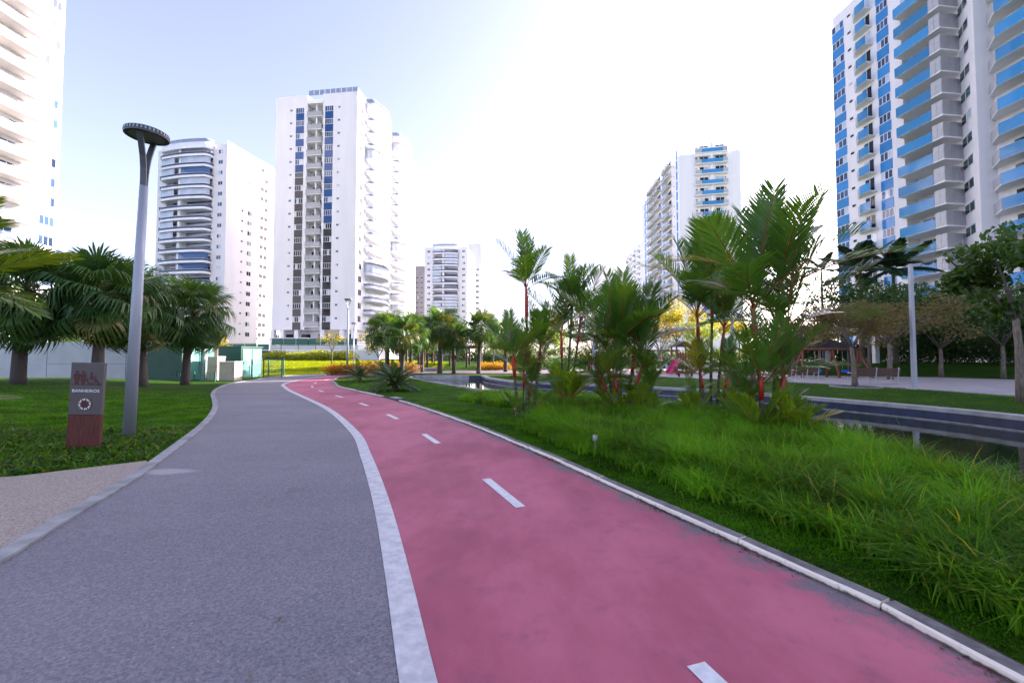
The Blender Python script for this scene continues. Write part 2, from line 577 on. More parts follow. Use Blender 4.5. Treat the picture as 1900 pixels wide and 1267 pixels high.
M['rachis'] = plain('green_leaf_stalk', (0.14, 0.19, 0.04), 0.5, 0.2, 6)
def ringed(name, c1, c2, period):
    m, nt, p = nodes(name)
    tc = nt.nodes.new('ShaderNodeTexCoord')
    sp = nt.nodes.new('ShaderNodeSeparateXYZ')
    nt.links.new(tc.outputs['Object'], sp.inputs[0])
    ad = N(nt, 'ShaderNodeMath', operation='MULTIPLY_ADD')
    nt.links.new(noise(nt, 5, 4), ad.inputs[0])
    ad.inputs[1].default_value = period * 0.5
    nt.links.new(sp.outputs['Z'], ad.inputs[2])
    md = N(nt, 'ShaderNodeMath', operation='PINGPONG')
    nt.links.new(ad.outputs[0], md.inputs[0])
    md.inputs[1].default_value = period / 2
    r = ramp(nt, md.outputs[0], 0.0, period * 0.22)
    c = mixc(nt, r, c2, c1)
    c = mixc(nt, ramp(nt, noise(nt, 18, 6), 0.35, 0.75), c, tuple(x * 0.55 for x in c1))
    nt.links.new(c, p.inputs['Base Color'])
    p.inputs['Roughness'].default_value = 0.8
    bump(nt, p, r, 0.012, 0.6)
    return m
M['stem'] = ringed('ringed_green_stem', (0.11, 0.115, 0.045), (0.24, 0.21, 0.15), 0.14)
M['trunk'] = ringed('ringed_palm_trunk', (0.085, 0.066, 0.055), (0.045, 0.035, 0.03), 0.09)
M['bark'] = plain('grey_bark', (0.17, 0.135, 0.105), 0.9, 0.4, 7, bmp=0.02, bscale=18, stretch=(3, 3, 0.7))
M['fibre'] = plain('dead_leaf_fibre', (0.12, 0.075, 0.04), 0.9, 0.4, 8)
M['treemid'] = leaf('tree_leaf', (0.035, 0.085, 0.018), (0.075, 0.145, 0.025), None, 0.35, 0.45)
M['treedark'] = leaf('dark_tree_leaf', (0.026, 0.068, 0.016), (0.058, 0.118, 0.022), None, 0.28, 0.45)
M['treebrown'] = leaf('bronze_tree_leaf', (0.10, 0.095, 0.040), (0.18, 0.125, 0.06), (0.10, 0.13, 0.04), 0.35, 0.5)
M['treeyellow'] = leaf('yellow_tree_leaf', (0.20, 0.20, 0.02), (0.34, 0.29, 0.025), (0.13, 0.17, 0.02), 0.42, 0.5)
M['treelime'] = leaf('lime_tree_leaf', (0.10, 0.17, 0.02), (0.19, 0.24, 0.03), None, 0.42, 0.45)
M['hedgeyellow'] = leaf('yellow_flower_hedge', (0.36, 0.20, 0.01), (0.50, 0.33, 0.015), (0.33, 0.06, 0.015), 0.35, 0.5)
M['hedgeorange'] = leaf('orange_flower_hedge', (0.13, 0.15, 0.02), (0.42, 0.14, 0.012), (0.45, 0.28, 0.015), 0.35, 0.5)
M['hedgelime'] = leaf('lime_grass_hedge', (0.16, 0.22, 0.025), (0.30, 0.33, 0.05), (0.42, 0.38, 0.10), 0.4, 0.5)
M['grass'] = leaf('long_grass', (0.014, 0.082, 0.005), (0.085, 0.220, 0.008), (0.30, 0.24, 0.06), 0.40, 0.6, scale=0.8, spec=0.12)
M['lawnlimesun'] = leaf('sunlit_lime_lawn_blade', (0.17, 0.25, 0.004), (0.30, 0.36, 0.006), (0.34, 0.34, 0.02), 0.5, 0.6, spec=0.08)  # lime grass, its colour brightened further to stand for sunlight
M['palewall'] = plain('pale_wall_concrete', (0.56, 0.56, 0.565), 0.8, 0.07, 0.8, bmp=0.003, bscale=60)
M['cover'] = leaf('ground_cover_leaf', (0.005, 0.040, 0.003), (0.075, 0.185, 0.006), (0.16, 0.21, 0.012), 0.42, 0.5, spec=0.2)
M['lawnblade'] = leaf('lawn_blade', (0.005, 0.042, 0.001), (0.046, 0.150, 0.003), (0.14, 0.18, 0.010), 0.48, 0.6, scale=1.2, spec=0.08)
# ================================================================== the lie of the land
px = lambda L: [G(*p).xy for p in L]
KERB = catmull([(3.3, -2.5), (2.75, 0.3)] + px([(1867, 1262), (1710, 1172), (1379, 1018), (1271, 968), (1146, 912), (1002, 845), (850, 782),
       (737.6, 744.5), (660, 726), (627, 718), (622.5, 713)]) + [(-11.9, 28.6), (-13.0, 32.6), (-12.9, 36.0), (-11.2, 38.6), (-7.5, 40.0), (0, 40.8), (16, 41.2)], 0.35)
LINE = catmull([(1.15, -2.5), (0.15, 0.5)] + px([(775, 1267), (735, 1055), (706, 928), (679, 847), (657, 802), (609, 760), (563, 737), (540, 726.5),
       (529, 719)]) + [(-13.0, 24.6), (-14.2, 28.2), (-14.9, 32.5), (-14.9, 36.5), (-13.2, 40.0), (-9, 42.0), (0, 43.0), (16, 43.5)], 0.35)
EDGE = catmull([(-2.0, -2.5), (-2.7, 0.2)] + px([(0, 1050), (100, 985), (200, 925), (270, 880), (310, 850), (350, 818), (380, 793), (398, 772),
       (405, 755), (402, 741), (399, 731), (408, 721), (430, 712)]) + [(-17.6, 29.5), (-18.6, 34.0), (-18.2, 39.0), (-15.8, 43.0), (-11, 45.6), (0, 47.4), (16, 48)], 0.35)
n_st = 260
KL, LL, EL = resample(KERB, n_st), resample(LINE, n_st), resample(EDGE, n_st)
NEAR = [(4.7, -3), (5.0, 1.5), (5.35, 3.5), (5.75, 6), (6.15, 8), (6.3, 10), (5.9, 12.6), (4.8, 14.6), (3.0, 17.0), (0.8, 19.0), (-1.25, 20.3), (-2.9, 23.4), (-5.9, 29.0), (-8.2, 34.4)]
FARB = [(-8.2, 36.4), (-2.7, 36.4), (-2.3, 34.5), (-1.7, 31.2), (0.33, 27), (3.1, 24.8), (6.8, 21.8), (9.5, 19.1), (11.1, 16.1), (12.4, 13.2), (12.9, 10.8), (13.3, 6), (13.7, -3)]
NEARL, FARL = catmull(NEAR, 0.4), catmull(FARB[1:], 0.4)
FARL = np.vstack([[FARB[0]], FARL])
POND = np.vstack([NEARL, FARL])
LEFTLAND = np.vstack([EDGE, [(16, 400), (-400, 400), (-400, -60), (-2, -60)]])

def H(x, y):
    x, y = np.atleast_1d(np.asarray(x, float)), np.atleast_1d(np.asarray(y, float))
    h = np.zeros(x.shape)
    near = (np.abs(x) < 120) & (y > -30) & (y < 140)
    m = np.zeros(x.shape, bool)
    m[near] = inside(LEFTLAND, x[near], y[near])
    if m.any():
        d = dist_line(EDGE[::3], x[m], y[m])
        g = 0.45 * sstep(1.2, 8.5, d) * (1 - sstep(23, 31, y[m]))
        g += 1.15 * sstep(37, 58, y[m]) * sstep(1.5, 6, d) * (1 - sstep(-14, 6, x[m]))
        h[m] = g
    v = (x - 30) * 0.45 + (y - 34) * 0.9
    h += np.where(x > 22, 1.0 * sstep(0, 9, v), 0)
    w = np.zeros(x.shape, bool)
    q = (np.abs(x) < 20) & (y < 40) & (y > -5)
    w[q] = inside(POND, x[q], y[q]) | (dist_line(np.vstack([POND, POND[:1]])[::2], x[q], y[q]) < 0.27)
    h[w] = -1.1
    return h

def hz(x, y):
    return float(H([x], [y])[0])

def P(pxx, py, z=None):
    """where the land lies under pixel (pxx, py)"""
    p = G(pxx, py, 0.0)
    for _ in range(12):
        p = G(pxx, py, min(hz(p.x, p.y) if z is None else z, 1.3) * 1.0) if py > YH + 4 else p
    return p

# ------------------------------------------------------------------ ground sheet
def axis(a, b, s, far):
    L = list(np.arange(a, b + s / 2, s))
    lo, hi, st = [], [], s
    while L[-1] + sum(hi) < far:
        st *= 1.28
        hi.append(st)
    up = list(L[-1] + np.cumsum(hi))
    dn = list(L[0] - np.cumsum(hi))[::-1]
    return np.array(dn + L + up)
gx, gy = axis(-34, 34, 0.25, 2600), axis(-4, 62, 0.25, 2600)
X, Y = np.meshgrid(gx, gy)
Z = H(X.ravel(), Y.ravel())
nx, ny = len(gx), len(gy)
i0 = (np.arange(ny - 1)[:, None] * nx + np.arange(nx - 1)[None]).ravel()
me = np_mesh('ground', np.stack([X.ravel(), Y.ravel(), Z], 1), np.stack([i0, i0 + 1, i0 + nx + 1, i0 + nx], 1), M['lawn'])
tag(put('ground', me), kind='structure')

def strip(name, L1, L2, z, mat, parent=None, thick=0.0, kind=True, uv=False):
    """a sheet between two lines walked the same way (L1 on the left)"""
    n = len(L1)
    V = np.zeros((2 * n, 3))
    V[:n, :2], V[n:, :2], V[:, 2] = L1, L2, z
    k = np.arange(n - 1)
    Fq = np.stack([k, n + k, n + k + 1, k + 1], 1)
    if thick:
        V = np.vstack([V, V - [0, 0, thick]])
        o = 2 * n
        Fq = np.vstack([Fq, np.stack([k, k + 1, o + k + 1, o + k], 1), np.stack([n + k + 1, n + k, o + n + k, o + n + k + 1], 1)])
    me = np_mesh(name, V, Fq, mat, smooth=False)
    if uv:
        ul = me.uv_layers.new(name='uv')
        vi = np.zeros(len(me.loops), dtype=np.int32)
        me.loops.foreach_get('vertex_index', vi)
        a = np.stack([(vi >= n).astype(float), (vi % n) / 10.0], 1)
        ul.data.foreach_set('uv', a.ravel())
    o = put(name, me, parent)
    return tag(o, kind='structure') if kind and parent is None else o

strip('footpath', EL, LL, 0.012, M['asphalt'])
lane = strip('cycle_lane', LL, KL, 0.013, M['pink'], uv=True)
strip('edge_line', offset(LL, -0.085), offset(LL, 0.085), 0.018, M['line'], lane)
bord = strip('path_border', offset(EL, -0.15), EL, 0.035, M['border'], thick=0.06)
# dashes painted along the middle of the lane
def dash_mesh(a, b, w0=0.055):
    a, b = Vector(a), Vector(b)
    t = (b - a).normalized()
    s = Vector((t.y, -t.x)) * w0
    mb = MB()
    mb.add([(*(a - s), 0), (*(a + s), 0), (*(b + s), 0), (*(b - s), 0)], [(0, 1, 2, 3)])
    return mb
DS = [((1340, 1285), (1291, 1237.6)), ((966, 943.5), (902, 890.5)), ((813, 824.2), (786.4, 806.5)), ((737.6, 778.5), (719, 769.7)), ((682.3, 753.7), (667.6, 748.5)),
      ((635.4, 738), (622.8, 734.3)), ((599.5, 727.3), (592, 724.7)), ((580.5, 719), (578, 717.0)), ((583, 712.2), (587.5, 709.7)), ((602, 706), (609, 704.3))]
for a, b in DS:
    dash_mesh(G(*a).xy, G(*b).xy).build('dash', M['dash'], lane, (0, 0, 0.018))
# side path of washed aggregate
bp = [(-5.42, 6.46), (-6.4, 5.62), (-8.6, 4.95), (-14, 3.6), (-22, 1.5), (-22, -3)]
ed = [p for p in EDGE if -2.6 < p[1] < 6.5]
poly = [tuple(p - np.array((0.13, 0))) for p in ed] + bp
mb = MB()
mb.add([(x, y, 0.022) for x, y in poly], [tuple(range(len(poly)))])
tag(mb.build('side_path', M['beige']), kind='structure')

# kerbstones on the right of the lane: one object each, a drain gap left open
kerb = strip('kerb', offset(KL, 0.02), offset(KL, 0.17), 0.03, M['soil'], kind=True)
s = np.concatenate([[0], np.cumsum(np.linalg.norm(np.diff(KERB, axis=0), axis=1))])
def at_len(q):
    return np.array([np.interp(q, s, KERB[:, 0]), np.interp(q, s, KERB[:, 1])])
def frame_at(q):
    p, p2 = at_len(q), at_len(q + 0.05)
    return p, p2 - p
gp = G(730, 742)
gap_s = s[np.argmin(np.hypot(KERB[:, 0] - gp.x, KERB[:, 1] - gp.y))]
q = 0.3
while q < s[-1] - 8:
    L = 1.0
    if not (q + L > gap_s - 0.1 and q < gap_s + 0.75):
        a, b = at_len(q), at_len(q + L - 0.012)
        d = b - a
        ang = math.atan2(d[1], d[0])
        ln = float(np.hypot(*d))
        mb = MB()
        top = 0.060 + random.uniform(-0.005, 0.005)
        lean = random.uniform(0, 0.012)
        n1 = 5
        for k in range(n1):     # chipped front edge
            pass
        xs = [ln * k / n1 for k in range(n1 + 1)]
        ch = [random.uniform(0.006, 0.022) for _ in xs]
        v, f = [], []
        for x, c in zip(xs, ch):
            v += [(x, 0, -0.05), (x, -lean, top - c), (x, -lean - c, top), (x, -0.108, top + 0.003), (x, -0.112, -0.05)]
        for k in range(n1):
            for j in range(4):
                f.append((k * 5 + j, (k + 1) * 5 + j, (k + 1) * 5 + j + 1, k * 5 + j + 1))
        f += [(4, 3, 2, 1, 0), tuple(n1 * 5 + j for j in range(5))]
        mb.add(v, f)
        for i in range(len(mb.f)):
            mb.m[i] = 1 if (i < n1 * 4 and i % 4 >= 2) else 0
        mb.build('kerbstone', [M['kerbwhite'], M['kerbtop']], kerb, (a[0], a[1], 0.0), (0, 0, ang))
    q += L
# dark iron drain mouth in the gap
pa, da = frame_at(gap_s + 0.35)
an = math.atan2(da[1], da[0])
dr = thing('drain', 'dark iron storm drain lying in the gap of the white kerb', 'drain', (pa[0], pa[1], 0.0), an)
mb = MB(); mb.box(-0.40, 0.40, -0.36, -0.02, 0.0, 0.05)
mb.build('drain_box', M['rubberdark'], dr)
for k in range(6):
    mb = MB(); mb.box(-0.36 + k * 0.13, -0.30 + k * 0.13, -0.33, -0.05, 0.05, 0.07)
    mb.build('bar', M['grey'], dr)
# dirt gathered at the foot of the kerb
nd = 3500
qq = rng.uniform(1, 22, nd)
pp = np.array([at_len(v) for v in qq])
off = -np.abs(rng.normal(0, 0.035, nd)) - 0.002
dd = np.array([at_len(v + 0.05) for v in qq]) - pp
dd /= np.linalg.norm(dd, axis=1)[:, None]
pp = pp + np.stack([dd[:, 1], -dd[:, 0]], 1) * off[:, None]
clump = (np.sin(qq * 2.1) + np.sin(qq * 5.3 + 1) + rng.normal(0, 0.5, nd)) > 0.1
pp = pp[clump]
na = len(pp)
sz = rng.uniform(0.004, 0.016, na)
an_ = rng.uniform(0, 6.28, na)
V = np.zeros((na, 4, 3))
for k, (fx, fy, fz) in enumerate(((-1, 0, 0.2), (0, -0.5, 0.5), (1, 0, 0.3), (0, 0.5, 0.9))):
    V[:, k, 0] = pp[:, 0] + sz * (fx * np.cos(an_) - fy * np.sin(an_))
    V[:, k, 1] = pp[:, 1] + sz * (fx * np.sin(an_) + fy * np.cos(an_))
    V[:, k, 2] = 0.015 + sz * fz
tag(put('leaf_litter', np_mesh('leaf_litter', V.reshape(-1, 3), np.arange(na * 4).reshape(-1, 4), M['fibre'], rng.random(na * 4))), kind='stuff')

# ------------------------------------------------------------------ pond and canal
WZ = -0.32
mb = MB()
mb.add([(x, y, WZ) for x, y in POND], [tuple(range(len(POND)))])
tag(mb.build('water', M['water']), kind='structure')
def wall_strip(name, L, zt, zb, mat):
    n = len(L)
    V = np.zeros((2 * n, 3))
    V[:n, :2] = V[n:, :2] = L
    V[:n, 2], V[n:, 2] = zt, zb
    k = np.arange(n - 1)
    me = np_mesh(name, V, np.stack([k, n + k, n + k + 1, k + 1], 1), mat, smooth=False)
    return tag(put(name, me), kind='structure')
wall_strip('pond_wall', offset(FARL, -0.003), 0.02, -1.2, M['navy'])
wall_strip('pond_wall', NEARL, 0.02, -1.2, M['navy'])
strip('pond_ledge', FARL[6:], offset(FARL[6:], 0.10), WZ + 0.03, M['border'], thick=0.3)
strip('pond_coping', offset(FARL[3:], -0.36), offset(FARL[3:], 0.03), 0.075, M['concrete'], thick=0.12)
strip('pond_coping', offset(NEARL[NEARL[:, 1] > 19], -0.12), offset(NEARL[NEARL[:, 1] > 19], 0.03), 0.05, M['concrete'], thick=0.10)
# far bank: a pale sloped concrete apron at the head of the pond
mb = MB()
mb.add([(-8.4, 36.38, 0.05), (-3.6, 36.38, 0.05), (-3.6, 36.25, -0.5), (-8.4, 36.1, -0.5)], [(3, 2, 1, 0)])
tag(mb.build('pond_apron', M['concrete']), kind='structure')

# ------------------------------------------------------------------ plaza and sunlit paving
def sheet(name, poly, z, mat):
    mb = MB()
    mb.add([(x, y, z) for x, y in poly], [tuple(range(len(poly)))])
    return tag(mb.build(name, mat), kind='structure')
PLAZA = [(27, 4), (22.5, 11), (20.3, 16), (19.7, 21), (17.9, 25.8), (15.0, 29.5), (12.4, 33.3), (10.5, 38.5), (10.5, 41), (18, 41), (18, 58), (34, 58), (33, 36), (34.5, 30.5), (38, 27), (48, 20), (48, 4)]
cat = catmull(PLAZA + [PLAZA[0]], 0.8)
sheet('plaza', [tuple(p) for p in cat[:-1]], 0.02, M['plaza'])
sheet('garden_paving', [(-9, 48.5), (-4, 47.6), (2, 47.7), (12, 48.3), (18, 48.6), (18, 56), (6, 55), (-7, 54)], 0.05, M['plaza'])

# ================================================================== grass
def blades(name, pos, h, lean, width, mat, seg=3, kind='stuff', az=None):
    """curved tapering blades rising from pos"""
    n = len(pos)
    az = rng.uniform(0, 2 * np.pi, n) if az is None else az
    dx, dy = np.cos(az), np.sin(az)
    T = np.linspace(0, 1, seg + 1)
    V = np.zeros((n, seg + 1, 2, 3))
    tw = rng.normal(0, 0.5, n)
    sx, sy = -np.sin(az + tw), np.cos(az + tw)
    for k, t in enumerate(T):
        out = h * lean * t ** 1.8
        z = h * (t - 0.42 * lean * t ** 2.4)
        w = width * (1 - t ** 2.2) * 0.5 + 0.0006
        for j, sg in enumerate((-1, 1)):
            V[:, k, j, 0] = pos[:, 0] + dx * out + sg * sx * w
            V[:, k, j, 1] = pos[:, 1] + dy * out + sg * sy * w
            V[:, k, j, 2] = pos[:, 2] + z
    b = np.arange(n)[:, None] * (2 * (seg + 1))
    Fq = np.concatenate([b + np.array([[2 * k, 2 * k + 1, 2 * k + 3, 2 * k + 2]]) for k in range(seg)], 0)
    rnd = np.repeat(rng.random(n) * 0.92, 2 * (seg + 1))
    me = np_mesh(name, V.reshape(-1, 3), Fq, mat, rnd)
    return tag(put(name, me), kind=kind)

def scatter(poly, n, dens=None):
    poly = np.asarray(poly)
    lo, hi = poly.min(0), poly.max(0)
    out = []
    got = 0
    while got < n:
        p = rng.uniform(lo, hi, (n * 2, 2))
        m = inside(poly, p[:, 0], p[:, 1])
        if dens is not None:
            m &= rng.random(len(p)) < dens(p[:, 0], p[:, 1])
        out.append(p[m])
        got += m.sum()
    return np.vstack(out)[:n]

BED = [(3.8, -1.5), (3.28, 1), (3.00, 2.2), (2.70, 3.4), (2.28, 4.6), (1.66, 5.9), (0.62, 8.2), (0.15, 9.4), (0.75, 10.4), (1.1, 11.6), (0.2, 13.0), (-1.2, 14.4), (-1.9, 15.8), (-1.2, 18.0),
       (0.6, 18.0), (2.9, 16.3), (4.6, 14.0), (5.7, 12.3), (6.05, 10), (5.9, 8), (5.5, 6), (5.1, 3.5), (4.75, 1.5), (4.5, -1.5)]
falloff = lambda x, y: np.clip(1.35 - y / 16, 0.28, 1)
n = 78000
# tussocks first, so that the bed reads as clumps leaning their own way
tus = scatter(BED, 1900, falloff)
ti = rng.integers(0, len(tus), n)
p2 = tus[ti] + rng.normal(0, 0.075, (n, 2))
pos = np.column_stack([p2, np.zeros(n)])
bx = dist_line(np.array(BED[:8]), p2[:, 0], p2[:, 1])
hh = (0.34 + 0.20 * np.sin(tus[ti, 0] * 3.1 + tus[ti, 1] * 1.7) ** 2 + rng.normal(0, 0.07, n)) * (0.75 + 0.3 * sstep(0, 0.6, bx)) * np.where(p2[:, 1] > 10.5, 0.78, 1.0)
hh = np.clip(hh, 0.12, 0.66) * 1.0
leanb = np.clip(rng.normal(0.85, 0.28, n), 0.2, 1.5)
tuaz = rng.uniform(0, 2 * np.pi, len(tus))
az = np.arctan2(p2[:, 1] - tus[ti, 1], p2[:, 0] - tus[ti, 0]) * 0.5 + rng.normal(0, 0.7, n)
az = np.where(rng.random(n) < 0.28, math.pi * 0.97 + rng.normal(0, 0.6, n), az + tuaz[ti])
blades('long_grass', pos, hh, leanb, rng.uniform(0.008, 0.019, n), M['grass'], 4, az=az)
# stray seed stalks standing above the bed
st = scatter(BED, 200, falloff)
blades('grass_stalks', np.column_stack([st, np.zeros(len(st))]), rng.uniform(0.6, 0.95, len(st)), rng.uniform(0.25, 0.7, len(st)), np.full(len(st), 0.005), M['grass'], 4)

def lawn_blades(name, poly, n, h0, h1, w, dens=None, mat='lawnblade'):
    p = scatter(poly, n, dens)
    z = H(p[:, 0], p[:, 1])
    k = z > -0.3
    p, z = p[k], z[k]
    n = len(p)
    patch = 0.65 + 0.7 * (0.5 + 0.5 * np.sin(p[:, 0] * 2.3 + np.sin(p[:, 1] * 1.9) * 1.7)) * (0.5 + 0.5 * np.sin(p[:, 1] * 3.1 + p[:, 0]))
    blades(name, np.column_stack([p, z - 0.005]), rng.uniform(h0, h1, n) * patch, rng.uniform(0.3, 1.5, n), np.full(n, w) * rng.uniform(0.7, 1.4, n), M[mat], 2)

eo = offset(EDGE, -0.17)
LAWN1 = [tuple(p) for p in eo if 6.6 < p[1] < 20] + [(-30, 20), (-30, 1.0), (-22, 1.6), (-14, 3.65), (-8.6, 5.0), (-6.4, 5.68), (-5.5, 6.5)]
lawn_blades('lawn_grass', LAWN1, 130000, 0.03, 0.085, 0.011, lambda x, y: np.clip(1.5 - np.hypot(x + 6, y - 4) / 13, 0.12, 1))
# a few fallen leaves on the paving
fl = scatter([tuple(p) for p in EL[:70:5]] + [tuple(p) for p in KL[68::-5]], 120)
nf_ = len(fl)
fa = rng.uniform(0, 6.28, nf_); fs = rng.uniform(0.008, 0.028, nf_)
V = np.zeros((nf_, 4, 3))
for k, (fx, fy, fz) in enumerate(((-1, 0, 0.1), (0, -0.4, 0.25), (1, 0, 0.5), (0, 0.4, 0.3))):
    V[:, k, 0] = fl[:, 0] + fs * (fx * np.cos(fa) - fy * np.sin(fa))
    V[:, k, 1] = fl[:, 1] + fs * (fx * np.sin(fa) + fy * np.cos(fa))
    V[:, k, 2] = 0.02 + fs * fz
tag(put('fallen_leaves', np_mesh('fallen_leaves', V.reshape(-1, 3), np.arange(nf_ * 4).reshape(-1, 4), M['treebrown'], rng.random(nf_ * 4))), kind='stuff')
# broad ground cover leaves at the front of the left lawn
LAWN1B = [(-5.55, 6.6), (-6.4, 5.74), (-8.6, 5.06), (-14, 3.7), (-14, 6.5), (-10, 8.6), (-7.0, 9.6), (-6.6, 8.6), (-6.0, 7.4)]
ncv = 15000
p = scatter(LAWN1B, ncv, lambda x, y: 0.35 + 0.65 * (np.sin(x * 3.1 + np.sin(y * 2.3) * 2) * np.sin(y * 3.7 + x) > -0.2))
blades('ground_cover', np.column_stack([p, H(p[:, 0], p[:, 1])]), rng.uniform(0.06, 0.16, ncv), rng.uniform(0.5, 1.7, ncv), rng.uniform(0.022, 0.048, ncv), M['cover'], 2)
ko = offset(KERB, 0.19)
LAWN2 = [tuple(p) for p in ko if 0.5 < p[1] < 30] + [(-7.0, 30.5), (-3.1, 23.2), (-1.5, 20.0), (0.0, 18.5), (-1.9, 15.8), (-1.2, 14.4), (0.9, 13.0), (1.1, 11.0), (0.25, 9.3), (0.75, 8.2), (1.8, 5.9), (2.4, 4.6), (2.8, 3.4), (3.1, 2.2), (3.4, 0.5)]
lawn_blades('lawn_grass', LAWN2, 70000, 0.02, 0.06, 0.010, lambda x, y: np.clip(1.1 - y / 16, 0.1, 1))
LAWN3 = [tuple(p) for p in offset(FARL[8:], -0.4) if p[1] > 3] + [(23, 9), (20.2, 16), (19.5, 21), (17.7, 25.6), (14.8, 29.3), (12.2, 33), (3, 36), (-1.5, 34)]
lawn_blades('lawn_grass', LAWN3, 45000, 0.02, 0.05, 0.016)
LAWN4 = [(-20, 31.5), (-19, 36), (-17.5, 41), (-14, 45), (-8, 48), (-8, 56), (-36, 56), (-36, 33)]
lawn_blades('lawn_grass', LAWN4, 170000, 0.05, 0.13, 0.030, mat='lawnlimesun')  # mound in its lime tone plus sunlight painted into the blades
# ================================================================== buildings
class Face:
    """a vertical facade seen from outside: s runs left to right, out is towards the viewer"""
    def __init__(self, p0, p1, root):
        self.p0, self.p1, self.root = Vector(p0), Vector(p1), root
        d = self.p1 - self.p0
        self.len = d.length
        self.u = d.normalized()
        self.n = Vector((self.u.y, -self.u.x))
        self.ang = math.atan2(self.u.y, self.u.x)
    def xy(self, s, out=0.0):
        return self.p0 + self.u * s + self.n * out
    def put(self, name, me, s, z, out=0.0, parent=None):
        if parent is not None:
            return put(name, me, parent)
        p = self.xy(s, out)
        l = self.root.location
        return put(name, me, self.root, (p.x - l.x, p.y - l.y, z - l.z), (0, 0, self.ang))
    def s_at(self, px_):
        k = (px_ - CX) / F
        return (k * self.p0.y - self.p0.x) / (self.u.x - k * self.u.y)
    def z_at(self, px_, py):
        p = self.xy(self.s_at(px_))
        return A(px_, py, p.y).z

# component meshes: x along the facade (centred), y < 0 towards the viewer, z up (centred)
def window_meshes(name, w, h, nlights, fr=0.06, gmat='pane', fmat='frame'):
    f = MB()
    f.box(-w / 2, w / 2, -0.05, 0.0, h / 2 - fr, h / 2)
    f.box(-w / 2, w / 2, -0.05, 0.0, -h / 2, -h / 2 + fr)
    for k in range(nlights + 1):
        x = -w / 2 + fr / 2 + (w - fr) * k / nlights
        f.box(x - fr / 2, x + fr / 2, -0.045, -0.002, -h / 2 + fr, h / 2 - fr)
    g = []
    pw = (w - fr) / nlights
    p = MB().box(-pw / 2 + fr / 2, pw / 2 - fr / 2, -0.022, -0.004, -h / 2 + fr, h / 2 - fr).mesh('pane', M[gmat])
    xs = [-w / 2 + fr / 2 + pw * (k + 0.5) for k in range(nlights)]
    p2 = p.copy()
    p2.materials[0] = M['curtain']
    return f.mesh(name, M[fmat]), p, xs, p2

def add_window(face, wm, s, z, out=0.0, join=False):
    o = face.put('window', wm[0], s, z, out)
    for x in wm[2]:
        put('pane', wm[3] if random.random() < 0.16 else wm[1], o, (x, random.uniform(-0.004, 0.002), 0), (0, 0, random.uniform(-0.006, 0.006)))
    return o

def body(root, poly, z0, z1, mat, name='wall'):
    mb = MB()
    l = root.location
    mb.prism([(p[0] - l.x, p[1] - l.y) for p in poly], z0 - l.z, z1 - l.z)
    return mb.build(name, M[mat], root)

def rounded(w, depth, r, n=7, bow=0.0):
    """plan of a balcony: back edge on y=0, front at -depth, rounded corners of radius r, front bowed out"""
    pts = [(-w / 2, 0.0)]
    for k in range(n + 1):
        a = math.pi + (math.pi / 2) * k / n
        pts.append((-w / 2 + r + r * math.cos(a), -depth + r + r * math.sin(a)))
    if bow:
        for k in range(1, 6):
            t = k / 6
            pts.append((-w / 2 + r + (w - 2 * r) * t, -depth - bow * math.sin(math.pi * t)))
    for k in range(n + 1):
        a = -math.pi / 2 + (math.pi / 2) * k / n
        pts.append((w / 2 - r + r * math.cos(a), -depth + r + r * math.sin(a)))
    pts.append((w / 2, 0.0))
    return pts

def ring_wall(mb, pts, z0, z1, t=0.1):
    """an upright band along an open plan line"""
    L = np.array(pts)
    I = offset(L, -t)           # towards the inside
    n = len(L)
    v = [(*p, z0) for p in L] + [(*p, z1) for p in L] + [(*p, z1) for p in I] + [(*p, z0) for p in I]
    f = []
    for k in range(n - 1):
        f += [(k, k + 1, n + k + 1, n + k), (n + k, n + k + 1, 2 * n + k + 1, 2 * n + k), (2 * n + k, 2 * n + k + 1, 3 * n + k + 1, 3 * n + k)]
    f += [(0, n, 2 * n, 3 * n), (n - 1, 4 * n - 1, 3 * n - 1, 2 * n - 1)]
    mb.add(v, f)

def balcony_meshes(name, w, depth, r, solid=0.72, glassh=0.42, bow=0.0, smat='slab', gmat='railgrey', under='slab'):
    """slab + solid parapet; the glass rail above it and the top rail are sub-parts. z = 0 is the slab's underside"""
    pts = rounded(w, depth, r, bow=bow)
    mb = MB()
    mb.prism(pts, 0.0, 0.16)
    mb.smooth = True
    ring_wall(mb, pts, 0.16, solid, 0.12)
    b = mb.mesh(name, M[smat])
    g = MB()
    g.smooth = True
    ring_wall(g, offset(np.array(pts), -0.05), solid, solid + glassh, 0.03)
    t = MB()
    t.smooth = True
    ring_wall(t, pts, solid + glassh, solid + glassh + 0.07, 0.09)
    return b, g.mesh('glass_railing', M[gmat]), t.mesh('handrail', M['frame'])

def add_balcony(face, bm, s, z, out=0.0, name='balcony'):
    o = face.put(name, bm[0], s, z, out)
    put('glass_railing', bm[1], o)
    put('handrail', bm[2], o)
    return o

